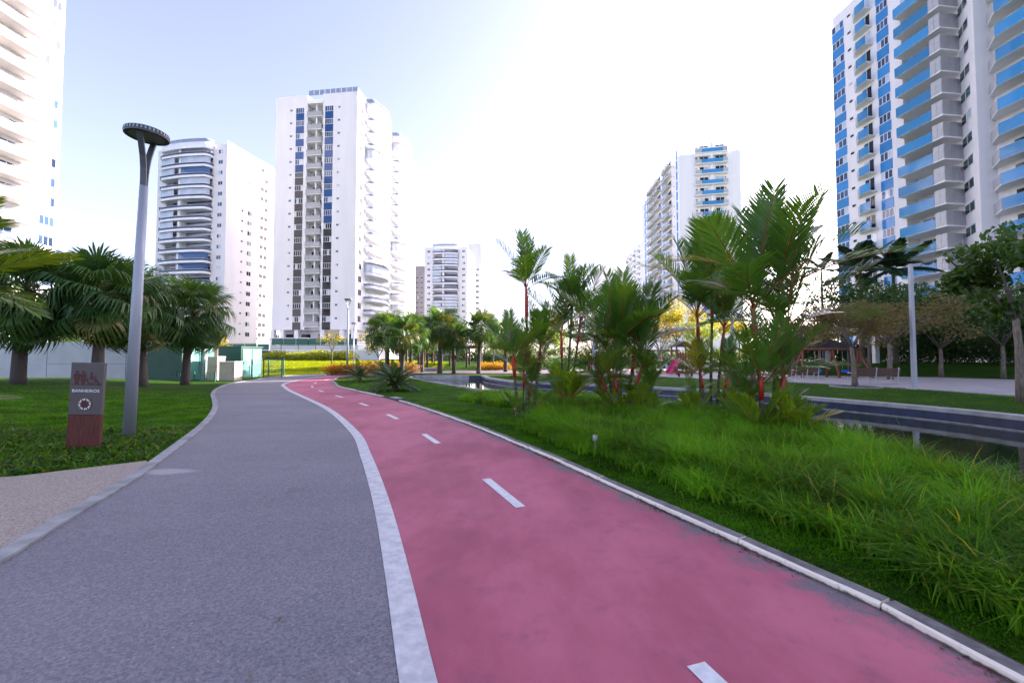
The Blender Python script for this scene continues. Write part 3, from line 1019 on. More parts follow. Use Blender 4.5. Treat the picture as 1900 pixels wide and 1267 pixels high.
# ------------------------------------------------------------------ central tower
def central_tower():
    Rr, Lf = Vector((-34.0, 93.0)), Vector((-53.4, 95.5))
    t = thing('apartment_tower', 'tall white tower with two blue glass strips beside a column of grey loggias', 'tower', ((Rr.x + Lf.x) / 2, 110, 1.1))
    fr = Face(Lf, Rr, t)
    sd = fr.n * -1
    B = Rr + sd * 37
    si = Face(Rr, B, t)
    top = 60.2
    s0, s1 = fr.s_at(563), fr.s_at(592)
    nb = [fr.xy(s0), fr.xy(s0, -1.7), fr.xy(s1, -1.7), fr.xy(s1)]
    body(t, [Lf] + nb + [Rr, B, Lf + sd * 37 + fr.u * 9, Lf + sd * 52 + fr.u * 9, Lf + sd * 52], 7.6, top, 'wallcream')
    # ground floor set back on square columns, over a podium
    mb = MB()
    l = t.location
    mb.prism([tuple((fr.xy(a, b)) - Vector((l.x, l.y))) for a, b in ((1, -3), (18.6, -3), (18.6, -30), (1, -30))], 0, 6.5)
    mb.build('lobby_wall', M['wallfar'], t)
    for px_ in (503, 521, 548, 596, 632, 654):
        MB().box(-0.45, 0.45, -0.45, 0.45, 0, 6.6 - 0.1).build('column', M['wallcream'], t, tuple(Vector((*fr.xy(fr.s_at(px_), -0.6), 1.1)) - t.location), (0, 0, fr.ang))
    fr.put('entrance_canopy', MB().box(-5, 5, -4.5, 0.6, 0, 0.25).mesh('entrance_canopy', M['white']), fr.s_at(552), 5.4, 0)
    for px_ in (520, 552, 585, 618, 640):
        fr.put('lobby_window', MB().box(-1.1, 1.1, -0.05, 0, 0, 2.6).mesh('lobby_window', M['panedark']), fr.s_at(px_), 4.2, -2.98)
    zs = [9.9 + 2.93 * i for i in range(17)]
    strip_w = 2.0
    wm = window_meshes('strip_window', strip_w, 1.25, 4, 0.07, 'panedark')
    wb = window_meshes('strip_window', strip_w, 1.25, 4, 0.07, 'pane')
    small = window_meshes('small_window', 0.62, 0.5, 2, 0.05, 'panedark')
    lw = window_meshes('loggia_window', 1.25, 1.15, 2, 0.07, 'panedark')
    blue = MB().box(-strip_w / 2 + 0.03, strip_w / 2 - 0.03, -0.04, 0, -0.83, 0.83).mesh('spandrel', M['panelblue'])
    gray = MB().box(-strip_w / 2 + 0.03, strip_w / 2 - 0.03, -0.04, 0, -0.83, 0.83).mesh('spandrel', M['panelreflect'])
    lwid = s1 - s0
    lb = MB()
    lb.box(-lwid / 2, lwid / 2, -0.35, 1.65, 0, 0.18)
    lbm = lb.mesh('loggia', M['slab'])
    lr = MB()
    lr.box(-lwid / 2 + 0.05, lwid / 2 - 0.05, -0.35, -0.28, 0.14, 1.12)
    lr.box(-lwid / 2, lwid / 2, -0.38, -0.25, 1.12, 1.2)
    lrm = lr.mesh('loggia_screen', M['railmesh'])
    div = MB().box(-0.12, 0.12, 0.0, 1.65, 0.18, 2.75).mesh('divider', M['slab'])
    sA, sB = fr.s_at(549), fr.s_at(604)
    for i, z in enumerate(zs):
        for s, sml in ((sA, fr.s_at(532.5)), (sB, fr.s_at(622.5))):
            hi = i > (11 if s == sA else 7)  # floors below: dark reflections painted into panes and spandrels
            add_window(fr, wb if hi else wm, s, z)
            if i > 0 or True:
                fr.put('spandrel', blue if hi else gray, s, z - 1.46)
            add_window(fr, small, sml, z + 0.15)
        o = fr.put('loggia', lbm, (s0 + s1) / 2, z - 1.75)
        put('loggia_screen', lrm, o)
        put('divider', div, o, (0.35, 0, 0))
        add_window(fr, lw, (s0 + s1) / 2 - 0.75, z + 0.1, -1.69)
        add_window(fr, lw, (s0 + s1) / 2 + 1.05, z + 0.1, -1.69)
    fr.put('loggia_head', MB().box(-lwid / 2, lwid / 2, -0.3, 1.6, 0, 0.6).mesh('loggia_head', M['slab']), (s0 + s1) / 2, zs[-1] + 1.25)
    # roof: blue glass rail panels and a plant room
    rp = MB().box(-0.6, 0.6, -0.03, 0.03, 0, 1.15).mesh('roof_rail', M['panelblue'])
    rp.materials[0] = M['railclear']
    for k in range(9):
        fr.put('roof_rail', rp, fr.len - 0.75 - k * 1.3, top, -0.25)
    for k in range(14):
        si.put('roof_rail', rp, 0.8 + k * 1.3, top, -0.25)
    body(t, [fr.xy(5, -8), fr.xy(15, -8), fr.xy(15, -20), fr.xy(5, -20)], top, top + 3.2, 'wallcream', 'plant_room')
    # right side: two stacks of bowed balconies and single windows
    bal = balcony_meshes('balcony', 10.5, 2.0, 1.2, 0.55, 0.5, 1.0, gmat='railclear')
    slide = MB()
    for k in range(6):
        slide.box(-4.6 + k * 1.6, -4.6 + k * 1.6 + 1.45, -0.03, 0, 0.2, 2.3)
    slm = slide.mesh('sliding_door', M['curtain'])
    wsm = window_meshes('window', 1.4, 1.4, 2, 0.07, 'panedark')
    encl = balcony_meshes('balcony', 10.5, 2.0, 1.2, 0.55, 1.9, 1.0, gmat='curtain')
    for i, z in enumerate(zs):
        for j, sc in enumerate((9.2, 24.0)):
            add_balcony(si, encl if (i * 5 + j * 3) % 9 == 2 else bal, sc, z - 1.55)
            si.put('sliding_door', slm, sc, z - 1.4)
        add_window(si, wsm, 1.9, z + 0.1)
        add_window(si, wsm, 16.8, z + 0.1)
        add_window(si, wsm, 31.6, z + 0.1)
        add_window(si, wsm, 34.4, z + 0.1)
    cap = balcony_meshes('balcony', 10.5, 2.0, 1.2, 1.6, 0.9, 1.0, gmat='railclear')
    for sc in (9.2, 24.0):
        add_balcony(si, cap, sc, zs[-1] + 1.4, name='top_balcony')
central_tower()

# ------------------------------------------------------------------ towers with a rounded balcony stack
def bow_tower(label, corner, sdir, pxl, zt, zb, floors, bpx, wl, wr, side=True, depth=26, fh=2.95, solid=0.62, mats=('walllilac',), detail=True):
    c = Vector(corner)
    sd = Vector(sdir).normalized()
    u = Vector((sd.y, -sd.x))                 # left to right along the front
    k = (pxl - CX) / F
    a = (c.x - k * c.y) / (u.x - k * u.y)
    Lf = c - u * a
    t = thing('apartment_tower', label, 'tower', ((c.x + Lf.x) / 2, c.y + depth / 2, 1.1))
    fr = Face(Lf, c, t)
    si = Face(c, c + sd * depth, t)
    s0, s1 = fr.s_at(bpx[0]), fr.s_at(bpx[1])
    w = s1 - s0
    notch = [fr.xy(s0 + 0.4), fr.xy(s0 + 0.4, -1.8), fr.xy(s1 - 0.4, -1.8), fr.xy(s1 - 0.4)]
    body(t, [Lf] + notch + [c, c + sd * depth, Lf + sd * depth], 1.1, zt, mats[0])
    zs = [zb + fh * i for i in range(floors)]
    bal = balcony_meshes('balcony', w, 2.2, 1.6, solid, 0.5, 0.5)
    win = window_meshes('window', 1.5, 1.15, 2, 0.09, 'pane')
    gz = MB()
    pts = offset(np.array(rounded(w, 2.2, 1.6, bow=0.5)), -0.08)
    gz.smooth = True
    half = len(pts) // 2
    ring_wall(gz, pts[2:half], 1.2, 2.75, 0.03)
    gl = gz.mesh('balcony_glazing', M['curtain'])
    gz = MB(); gz.smooth = True
    ring_wall(gz, pts[half:-2], 1.2, 2.75, 0.03)
    gr = gz.mesh('balcony_glazing', M['curtain'])
    gz = MB(); gz.smooth = True
    ring_wall(gz, pts[half:-2], 1.2, 2.75, 0.03)
    gb = gz.mesh('balcony_glazing', M['pane'])
    dm = MB().box(-w / 2 + 0.7, w / 2 - 0.7, -0.02, 0.0, 0.2, 2.5).mesh('sliding_door', M['pane'])
    post = MB().box(-0.45, 0.45, -2.0, -0.02, 0.16, 2.92).mesh('pier', M['slab'])
    swd = window_meshes('window', 0.7, 0.6, 1, 0.06, 'dark')
    lg = MB().box(-1.7, 1.7, -0.16, 0.0, -0.85, 0.0).mesh('grey_screen', M['railmesh'])
    lw = window_meshes('window', 3.3, 1.5, 2, 0.14, 'dark', 'slab')
    for i, z in enumerate(zs):
        o = add_balcony(fr, bal, (s0 + s1) / 2, z - 1.6)
        fr.put('sliding_door', dm, (s0 + s1) / 2, z - 1.5, -1.79)
        if detail:
            put('pier', post, o, (-w * 0.06, 0, 0))
            for g, pr in ((gl, 0.62), (gr, 0.34), (gb, 0.25)):
                if random.random() < pr:
                    put('balcony_glazing', g, o)
        for q in wl + wr:
            add_window(fr, win, fr.s_at(q), z + 0.1)
        if side:
            add_window(si, swd, 5.5, z)
            add_window(si, window_cache(1.6, 1.3, 2, 'panedark'), 8.2, z)
            add_window(si, lw, 13.6, z + 0.15)
            si.put('grey_screen', lg, 13.6, z - 0.55)
            add_window(si, window_cache(1.6, 1.3, 2, 'panedark'), 20.5, z)
    # crown of the balcony stack and the roof terrace
    cap = balcony_meshes('balcony', w, 2.2, 1.6, 1.7, 0.9, 0.5, gmat='railclear')
    add_balcony(fr, cap, (s0 + s1) / 2, zt - 1.6, name='roof_terrace')
    for k in range(int(depth / 2.4)):
        si.put('roof_rail', window_cache(2.2, 0.9)[0], 1.4 + k * 2.4, zt + 0.45, -0.3)
    body(t, [fr.xy(fr.len * 0.3, -7), fr.xy(fr.len * 0.72, -7), fr.xy(fr.len * 0.72, -15), fr.xy(fr.len * 0.3, -15)], zt, zt + 2.6, mats[0], 'plant_room')
    return t, fr, si
WC = {}
def window_cache(w, h, n=2, g='pane'):
    if (w, h, n, g) not in WC:
        WC[(w, h, n, g)] = window_meshes('window', w, h, n, 0.08, g)
    return WC[(w, h, n, g)]
bow_tower('pale lilac tower with stacked round balconies, seen just right of the near street lamp head', (-78.5, 117), (0.1925, 1), 283, 60.5, 8.2, 18, (298, 388), [291], [401])
bow_tower('distant white tower with round balconies, seen small above the fan palms by the pond', (-21.8, 209), (0.06, 1), 787, 55.5, 12.0, 15, (802, 850), [794.5], [859.5], side=True, mats=('wallfar',))

def simple_block(name, label, pxl, pxr, pyt, d, depth, mat, rows, cols, zb, fh, gmat='panedark', ww=1.6, wh=1.2, rot=0.0):
    a, b = A(pxl, 600, d), A(pxr, 600, d * (1 + rot))
    zt = A((pxl + pxr) / 2, pyt, d).z
    t = thing(name, label, 'building', ((a.x + b.x) / 2, d + depth / 2, 0.5))
    fr = Face(a.xy, b.xy, t)
    body(t, [a.xy, b.xy, b.xy - fr.n * depth, a.xy - fr.n * depth], 0.5, zt, mat)
    wm = window_meshes('window', ww, wh, 2, 0.1, gmat)
    for i in range(rows):
        for s in cols:
            add_window(fr, wm, fr.len * s, zb + fh * i)
    return t, fr
simple_block('apartment_block', 'small brown block just left of the distant round-balcony tower', 769, 787, 494, 250, 14, 'brownwall', 12, (0.28, 0.72), 16, 2.9)
simple_block('low_building', 'low pale building behind the middle red-stemmed palms', 1118, 1161, 492, 190, 20, 'wallfar', 3, (0.2, 0.5, 0.8), 32, 3.0)
tf, ff = simple_block('apartment_tower', 'faint sunlit far tower right of the distant round-balcony tower', 868, 893, 452, 260, 22, 'wallfar', 13, (0.3, 0.7), 14, 3.4, ww=1.8)

# ------------------------------------------------------------------ white tower with blue balconies (middle right)
def blue_balcony_tower():
    a, b = Vector((48.0, 122.0)), Vector((63.9, 118.6))
    t = thing('apartment_tower', 'white tower with one column of blue balconies on its front, behind the tall red-stemmed palms', 'tower', (56, 135, 0.5))
    fr = Face(a, b, t)
    sd = Vector((0.046, 1.0)).normalized()
    c = a + sd * 42
    si = Face(c, a, t)
    top = 59.6
    body(t, [a, b, b + sd * 42, c], 0.5, top, 'wallwhite')
    # the rear half of the side stands lower and further out
    zs = [fr.z_at(1326, 262 + 19.4 * i + 14) for i in range(17)]
    s0, s1 = fr.s_at(1306), fr.s_at(1346)
    g0, g1 = fr.s_at(1294), fr.s_at(1355)
    fr.put('top_beam', MB().box(-(g1 - g0) / 2, (g1 - g0) / 2, -0.9, 0, 0, 2.4).mesh('top_beam', M['wallwhite']), (g0 + g1) / 2, top - 1.2)
    slab = MB().box(-(g1 - g0) / 2, (g1 - g0) / 2, -1.3, 0, 0, 0.18).mesh('balcony', M['slab'])
    rail = MB().box(-(s1 - s0) / 2, (s1 - s0) / 2, -1.28, -1.22, 0.2, 1.25).mesh('glass_railing', M['railblue'])
    gw = (s0 - g0)
    grey = MB().box(-gw / 2, gw / 2 - 0.03, -1.27, -1.2, 0.18, 1.3).mesh('grey_screen', M['greylight'])
    wd = window_meshes('window', 2.4, 1.9, 2, 0.1, 'panedark')
    ws = window_meshes('window', 0.7, 0.5, 1, 0.08, 'panedark')
    mid = MB().box(-0.3, 0.3, -1.1, 0, 0.18, 2.75).mesh('divider', M['slab'])
    for z in zs:
        o = fr.put('balcony', slab, (g0 + g1) / 2, z - 1.6)
        put('glass_railing', rail, o, ((s0 + s1 - g0 - g1) / 2, 0, 0))
        put('grey_screen', grey, o, (-(g1 - g0) / 2 + gw / 2, 0, 0))
        put('grey_screen', grey, o, ((g1 - g0) / 2 - gw / 2, 0, 0))
        put('divider', mid, o, (0.2, 0, 0))
        add_window(fr, wd, (s0 + s1) / 2 - 2.0, z)
        add_window(fr, wd, (s0 + s1) / 2 + 2.2, z)
        add_window(fr, ws, g0 + 0.5, z + 0.5)
        add_window(fr, ws, g1 - 0.5, z + 0.5)
    # long shaded side: balcony columns between thin blue strips
    s_b = [(si.s_at(1209), si.s_at(1221)), (si.s_at(1222), si.s_at(1231)), (si.s_at(1238), si.s_at(1252))]
    strips = [(si.s_at(1200), 1.6), (si.s_at(1205), 1.2), (si.s_at(1234.5), 1.7), (si.s_at(1260.5), 1.1)]
    for s, w in strips:
        for z in zs:
            si.put('spandrel', MBX('strip%.1f' % w, lambda: MB().box(-w / 2, w / 2, -0.06, 0, -1.3, 1.3).mesh('spandrel', M['panelsky'])), s, z - 0.2)
    for i, (sa, sb) in enumerate(s_b):
        w = sb - sa
        bal = MB().box(-w / 2, w / 2, -1.4, 0, 0, 0.18).mesh('balcony', M['slabwarm'])
        rl = MB().box(-w / 2, w / 2, -1.38, -1.32, 0.18, 1.2).mesh('glass_railing', M['railclear'])
        wn_m = window_meshes('window', w * 0.7, 1.9, 2, 0.1, 'panedark')
        for z in zs:
            o = si.put('balcony', bal, (sa + sb) / 2, z - 1.6)
            put('glass_railing', rl, o)
            add_window(si, wn_m, (sa + sb) / 2, z - 0.2)
    for z in zs:
        add_window(si, ws, si.s_at(1255), z + 0.5)
MBC = {}
def MBX(key, fn):
    if key not in MBC:
        MBC[key] = fn()
    return MBC[key]
blue_balcony_tower()
def far_slab():
    t = thing('apartment_tower', 'farthest pale tower peeping out left of the white blue-balcony tower', 'tower', (62, 235, 0.5))
    a = Vector((A(1196, 600, 215).x, 215))
    sd = Vector((0.05, 1)).normalized()
    si = Face(a + sd * 42, a, t)
    body(t, [a, a + Vector((14, -2)), a + Vector((14, -2)) + sd * 42, a + sd * 42], 0.5, 61, 'wallfar')
    bal = MB().box(-2.4, 2.4, -1.4, 0, 0, 1.1).mesh('balcony', M['slab'])
    wm = window_meshes('window', 3.2, 1.6, 2, 0.1, 'pane')
    for i in range(15):
        for s in (6, 14, 23, 33):
            si.put('balcony', bal, s, 16 + 2.95 * i)
            add_window(si, wm, s, 18.1 + 2.95 * i)
far_slab()

# ------------------------------------------------------------------ blue glass tower on the right
def right_tower():
    t = thing('apartment_tower', 'big tower with bright blue glass balconies and grey screens, filling the right edge', 'tower', (62, 45, 0.5))
    A0, A1 = Vector((53.4, 69.8)), Vector((54.2, 58.5))
    R0, R1 = Vector((55.8, 58.4)), Vector((56.4, 53.2))
    S1_, T0, T1 = Vector((53.9, 48.95)), Vector((55.6, 48.6)), Vector((58.0, 2.0))
    top = 57.8
    body(t, [A0, A1, R0, R1, S1_, T0, T1, Vector((76, 2)), Vector((70, 70.5))], 0.5, top, 'walllilac')
    f1, f2, f3, f4 = Face(A0, A1, t), Face(R0, R1, t), Face(R1, S1_, t), Face(T0, T1, t)
    zs = [19.4 + 2.78 * i for i in range(-5, 14)]
    w1 = (f1.s_at(1560), f1.s_at(1583))
    w2 = (f1.s_at(1645), f1.s_at(1668))
    wa = window_meshes('window', w1[1] - w1[0], 1.25, 3, 0.09, 'pane')
    wa2 = window_meshes('window', w2[1] - w2[0], 1.25, 3, 0.09, 'pane')
    pa = [MB().box(-(w[1] - w[0]) / 2, (w[1] - w[0]) / 2, -0.05, 0, -0.75, 0.75).mesh('spandrel', M['panelsky']) for w in (w1, w2)]
    sw = window_meshes('window', 0.75, 0.5, 1, 0.07, 'panedark')
    def box_balcony(w, dep, slant, gfrac, near_end=False, far_end=True):
        """slab with a slanted grey far end, a blue glass front and (near_end) a grey screened box end; x = 0 is the far end"""
        poly = [(0, 0), (0, -0.25), (slant, -dep), (w, -dep), (w, 0)]
        mb = MB(); mb.prism(poly, 0, 0.15)
        b = mb.mesh('balcony', M['slab'])
        g = MB()
        x1 = w - 0.02 if not near_end else w - 1.3
        x0 = slant + 0.02
        g.box(x0, x1, -dep - 0.01, -dep + 0.04, 0.03, 1.32)
        g = g.mesh('glass_railing', M['railblue'])
        sc = MB()
        sc.bar((0.02, -0.25, 0.75), (slant, -dep + 0.04, 0.75), 0.06, 1.15)
        scm = sc.mesh('grey_screen', M['greylight'])
        ends = []
        if near_end:
            for k in range(3):
                y0 = -dep + 0.02 + k * (dep / 3)
                ends.append(MB().box(w - 0.07, w - 0.01, y0 + 0.03, y0 + dep / 3 - 0.03, 0.18, 1.95).mesh('grey_screen', M['grey']))
            for k in range(2):
                ends.append(MB().box(x1 + 0.03 + k * 0.63, x1 + 0.62 + k * 0.63, -dep + 0.0, -dep + 0.06, 0.18, 1.95).mesh('grey_screen', M['greylight']))
        return b, g, scm, ends
    b1 = box_balcony(f1.s_at(1638) - f1.s_at(1603), 1.25, 1.4, 0)
    b2 = box_balcony(f2.len + 0.6, 3.1, 0.1, 0, True, False)
    b3 = box_balcony(11.5, 2.0, 2.2, 0)
    pm = window_meshes('window', 3.0, 1.3, 2, 0.1, 'paneteal')
    pmd = window_meshes('window', 3.0, 1.3, 2, 0.1, 'panedark')
    slide = window_meshes('window', 3.6, 2.1, 3, 0.1, 'panedark')
    small_door = window_meshes('window', 1.7, 2.1, 2, 0.09, 'panedark')
    def addb(face, bm, s, z, out=0):
        o = face.put('balcony', bm[0], s, z, out)
        put('glass_railing', bm[1], o)
        put('grey_screen', bm[2], o)
        for e in bm[3]:
            put('grey_screen', e, o)
    for i, z in enumerate(zs):
        add_window(f1, wa, (w1[0] + w1[1]) / 2, z)
        f1.put('spandrel', pa[0], (w1[0] + w1[1]) / 2, z - 1.39)
        add_window(f1, wa2, (w2[0] + w2[1]) / 2, z)
        f1.put('spandrel', pa[1], (w2[0] + w2[1]) / 2, z - 1.39)
        add_window(f1, sw, f1.s_at(1593), z + 0.3)
        addb(f1, b1, f1.s_at(1603), z - 1.75)
        add_window(f1, small_door, f1.s_at(1624), z - 0.4)
        if z < 52:
            addb(f2, b2, -0.1, z - 1.75, -1.0 * 0.0)
            add_window(f2, slide, 2.2, z - 0.35)
            add_window(f3, pm if i % 3 else pmd, 2.0, z + 0.2)
        if z < 50:
            addb(f4, b3, -0.4, z - 1.75)
            add_window(f4, slide, 3.4, z - 0.35)
            add_window(f4, slide, 8.4, z - 0.35)
        if z < 44:
            addb(f4, b3, 14.5, z - 1.75)
            add_window(f4, slide, 18.0, z - 0.35)
    # low white canopy roof at its foot, seen through the trees
    mb = MB()
    mb.prism([(-10, -4.5), (6, -6.5), (6, 4), (-10, 4)], 0, 0.5)
    mb.build('entrance_canopy', M['white'], t, (-18.0, 0.0, 3.6))
    for x, y in ((-9, -3.5), (5, -5.5), (5, 3), (-9, 3)):
        MB().box(-0.2, 0.2, -0.2, 0.2, 0, 3.9).build('canopy_post', M['white'], t, (-18.0 + x, y, -0.3))
right_tower()

# ------------------------------------------------------------------ sunlit tower at the left edge
def left_tower():
    t = thing('apartment_tower', 'brightly sunlit cream tower with projecting balconies, at the left edge', 'tower', (-79, 50, 0.5))
    p0, p1 = Vector((-71.6, 38.0)), Vector((-70.4, 66.0))
    f = Face(p0, p1, t)
    body(t, [p0, p1, p1 - f.n * 18, p0 - f.n * 18], 0.5, 74, 'wallwhite')
    zs = [f.z_at(88, 378 - 36.2 * i) for i in range(12)]
    d = zs[1] - zs[0]
    zs = [zs[0] - d * k for k in range(4, 0, -1)] + zs
    bal = MB().box(-7.5, 7.5, -2.3, 0, 0, 0.28).mesh('balcony', M['slabwarm'])
    rl = MB().box(-7.45, 7.45, -2.28, -2.22, 0.3, 1.3).mesh('glass_railing', M['railclear'])
    re = MB().box(7.4, 7.46, -2.2, -0.02, 0.3, 1.3).mesh('end_railing', M['railclear'])
    win = window_meshes('window', f.s_at(91) - f.s_at(62), 1.45, 3, 0.05, 'pane')
    door = window_meshes('window', 3.0, 2.2, 3, 0.08, 'pane')
    s_end = f.s_at(30)
    for z in zs:
        o = f.put('balcony', bal, s_end - 7.5, z - 1.75)
        put('glass_railing', rl, o)
        put('end_railing', re, o)
        add_window(f, win, f.s_at(76), z + 0.1)
        for k in range(3):
            add_window(f, door, s_end - 2.6 - k * 4.4, z - 0.3)
left_tower()
# ================================================================== plants
def rot_to(d):
    """euler that turns local +X to direction d, keeping local +Z upward"""
    d = Vector(d).normalized()
    return (0, -math.asin(max(-1, min(1, d.z))), math.atan2(d.y, d.x))

def fan_leaf(name, R_, pet, nseg=34, spread=R(300), droop=0.5, mat='fan', cup=0.25):
    """costapalmate fan leaf along +X: a stalk, a pleated blade split into pointed segments with hanging tips"""
    mb = MB()
    mb.mi = 1
    mb.tube([(0, 0, 0), (pet * 0.5, 0, 0.03), (pet, 0, 0)], [0.022, 0.016, 0.012], 5, cap=False)
    mb.mi = 0
    for i in range(nseg):
        a = -spread / 2 + spread * (i + 0.5) / nseg
        r = R_ * (0.80 + 0.20 * math.cos(a * 0.5)) * random.uniform(0.92, 1.06)
        da = spread / nseg * 0.5
        T = (0.0, 0.32, 0.62, 0.84, 1.0)
        W = (0.08, 1.0, 0.95, 0.5, 0.04)
        jit = random.uniform(-0.5, 0.5) * da
        dr = droop * random.uniform(0.6, 1.4)
        v = []
        for t, w in zip(T, W):
            rr = r * t
            fall = dr * r * max(0, t - 0.5) ** 1.7 * 2.4
            z = cup * r * (t - t * t) * (0.4 + abs(math.sin(a))) - fall
            rr2 = rr - fall * 0.45
            hw = min(rr, r * 0.5) * math.tan(da) * w * 1.02
            ca, sa = math.cos(a + jit * t), math.sin(a + jit * t)
            for sg in (-1, 1):
                fold = (0.30 if (sg > 0) else -0.1) * hw
                v.append((pet + rr2 * ca - sg * hw * sa, rr2 * sa + sg * hw * ca, z + fold))
        mb.add(v, [(2 * k, 2 * k + 1, 2 * k + 3, 2 * k + 2) for k in range(len(T) - 1)])
    me = mb.mesh(name, [M[mat], M['rachis']])
    set_rnd(me)
    return me

def set_rnd(me, spread=0.12):
    a = me.attributes.new('rnd', 'FLOAT', 'POINT')
    a.data.foreach_set('value', (np.random.default_rng(len(me.vertices)).random(len(me.vertices)) * spread).astype(np.float32))

def pinnate(name, L, pet, nl, ll, w, arch=0.5, vee=0.5, fwd=0.8, droop=0.3, mat='wax', stalk='rachisred', r=0.014, base=0.0, tipf=0.55):
    """feather frond along +X: arching stalk with two rows of leaflets"""
    mb = MB()
    def rc(t):
        x = L * t
        return Vector((L * (t - 0.16 * arch * t * t), 0, -arch * L * 0.42 * t ** 2.1))
    mb.mi = 1
    n = 7
    mb.tube([rc(k / n) for k in range(n + 1)], [r * (1 - 0.75 * k / n) for k in range(n + 1)], 5, cap=False)
    mb.mi = 0
    t0 = pet / L
    for i in range(nl):
        t = t0 + (1 - t0) * (i + 0.3) / nl
        p = rc(t)
        tg = (rc(min(1, t + 0.03)) - rc(t - 0.03)).normalized()
        up = Vector((-tg.z, 0, tg.x))
        prof = (0.55 + 0.45 * math.sin(math.pi * min(1, (t - t0) / (1 - t0) * 0.9 + 0.12))) * (1 - (1 - tipf) * ((t - t0) / (1 - t0)) ** 3)
        for sg in (-1, 1):
            l = ll * prof * random.uniform(0.88, 1.1)
            f_ = fwd * random.uniform(0.88, 1.12) + 0.25 * t
            v_ = vee * random.uniform(0.75, 1.25)
            d = tg * math.cos(1.57 - f_ * 0.9) + (Vector((0, sg, 0)) * math.cos(v_) + up * math.sin(v_)) * math.sin(1.57 - f_ * 0.9)
            d.normalize()
            side = d.cross(up if abs(d.dot(up)) < 0.9 else tg).normalized()
            v = []
            for q, ww in ((0.0, 0.35), (0.35, 1.0), (0.72, 0.8), (1.0, 0.06)):
                c = p + d * (l * q) + Vector((0, 0, -1)) * (droop * l * q * q * 0.5)
                v += [c - side * (w * ww / 2), c + side * (w * ww / 2)]
            mb.add(v, [(0, 1, 3, 2), (2, 3, 5, 4), (4, 5, 7, 6)])
    me = mb.mesh(name, [M[mat], M[stalk]])
    set_rnd(me)
    return me

random.seed(11)
FAN = [fan_leaf('frond', 0.95, 1.05, droop=d) for d in (0.35, 0.6, 0.85, 1.1)]
def fan_palm(label, loc, h, n=34, scale=1.0, seed=0, hang=R(152), group='fan palms standing in the park lawns'):
    random.seed(seed)
    t = thing('fan_palm', label, 'palm tree', loc, random.uniform(0, 6.28), group)
    th = h - 1.55 * scale
    lean = Vector((random.uniform(-0.12, 0.12), random.uniform(-0.12, 0.12), 0))
    mb = MB()
    K = 9
    pts, rad = [], []
    for k in range(K + 1):
        q = k / K
        pts.append(lean * (q * q * th * 0.6) + Vector((0, 0, th * q - 0.15)))
        rad.append((0.15 + 0.06 * (1 - q) ** 4 + random.uniform(-0.012, 0.012)) * scale)
    mb.tube(pts, rad, 12)
    mb.build('trunk', M['trunk'], t)
    top = pts[-1]
    fb = MB()
    for k in range(46):
        a, q = random.uniform(0, 6.28), random.uniform(-0.55, 0.3)
        c = top + Vector((math.cos(a) * 0.2, math.sin(a) * 0.2, q * scale))
        o = Vector((math.cos(a), math.sin(a), random.uniform(-0.9, 0.4))) * random.uniform(0.12, 0.3) * scale
        s_ = Vector((-math.sin(a), math.cos(a), 0)) * 0.035
        fb.add([c - s_, c + s_, c + o + s_ * 0.3, c + o - s_ * 0.3], [(0, 1, 2, 3)])
    fb.build('fibre_sheath', M['fibre'], t)
    for i in range(n):
        q = (i + 0.5) / n
        el = R(84) - hang * q ** 0.88 + random.uniform(-0.1, 0.1)
        a = i * 2.39996 + random.uniform(-0.25, 0.25)
        d = (math.cos(a) * math.cos(el), math.sin(a) * math.cos(el), math.sin(el))
        e = rot_to(d)
        k = 0 if q < 0.25 else (1 if q < 0.5 else (2 if q < 0.78 else 3))
        sc = scale * random.uniform(0.85, 1.1) * (0.85 if q < 0.12 else 1)
        put('frond', FAN[k], t, tuple(top + Vector((0, 0, 0.15 * (1 - q) - 0.1))), (random.uniform(-0.4, 0.4), e[1], e[2]), sc)
    return t

def land(px_, py, dz=0.0):
    p = P(px_, py)
    return Vector((p.x, p.y, hz(p.x, p.y) + dz))
def at_d(px_, d):
    x = (px_ - CX) / F * d
    return Vector((x, d, hz(x, d)))

for i, (pp_, d, h, sc, lab) in enumerate([
    (36, 18.5, 6.3, 1.38, 'big fan palm with the left-most thick trunk before the pale wall'),
    (182, 19.0, 6.3, 1.3, 'fan palm right behind the grey toilet sign, one low leaf hanging beside its trunk'),
    (266, 21.5, 6.2, 1.3, 'thick-trunked fan palm directly behind the near lamp post'),
    (345, 24.0, 6.1, 1.25, 'slimmer fan palm with drooping leaves in front of the green enclosures'),
    (-60, 21.0, 6.4, 1.3, 'fan palm at the left border of the picture, mostly out of frame')]):
    fan_palm(lab, at_d(pp_, d), h, 48, sc, 20 + i)
far_palms = [(719, 36.5, 5.8, 1.2, 'fan palm in front of the orange hedge, first right of the thin lamp'), (746, 34.8, 5.1, 1.1, 'shorter fan palm with hanging leaves beside the big cycad'),
    (783, 45, 6.0, 1.2, 'fan palm behind the left pergola post'), (816, 41, 6.4, 1.25, 'tallest sunlit fan palm at the middle of the pergola'), (842, 42, 5.2, 1.1, 'fan palm with bare pale trunk in front of the pergola opening'),
    (888, 41, 6.2, 1.15, 'fan palm at the right end of the pergola'), (938, 46, 5.8, 1.2, 'fan palm half hidden behind the slim red-stemmed palm'), (762, 50, 6.4, 1.2, 'fan palm farthest back on the left of the pergola')]
for i, (pp_, d, h, sc, lab) in enumerate(far_palms):
    fan_palm(lab, at_d(pp_, d), h, 30, sc, 40 + i, R(128))

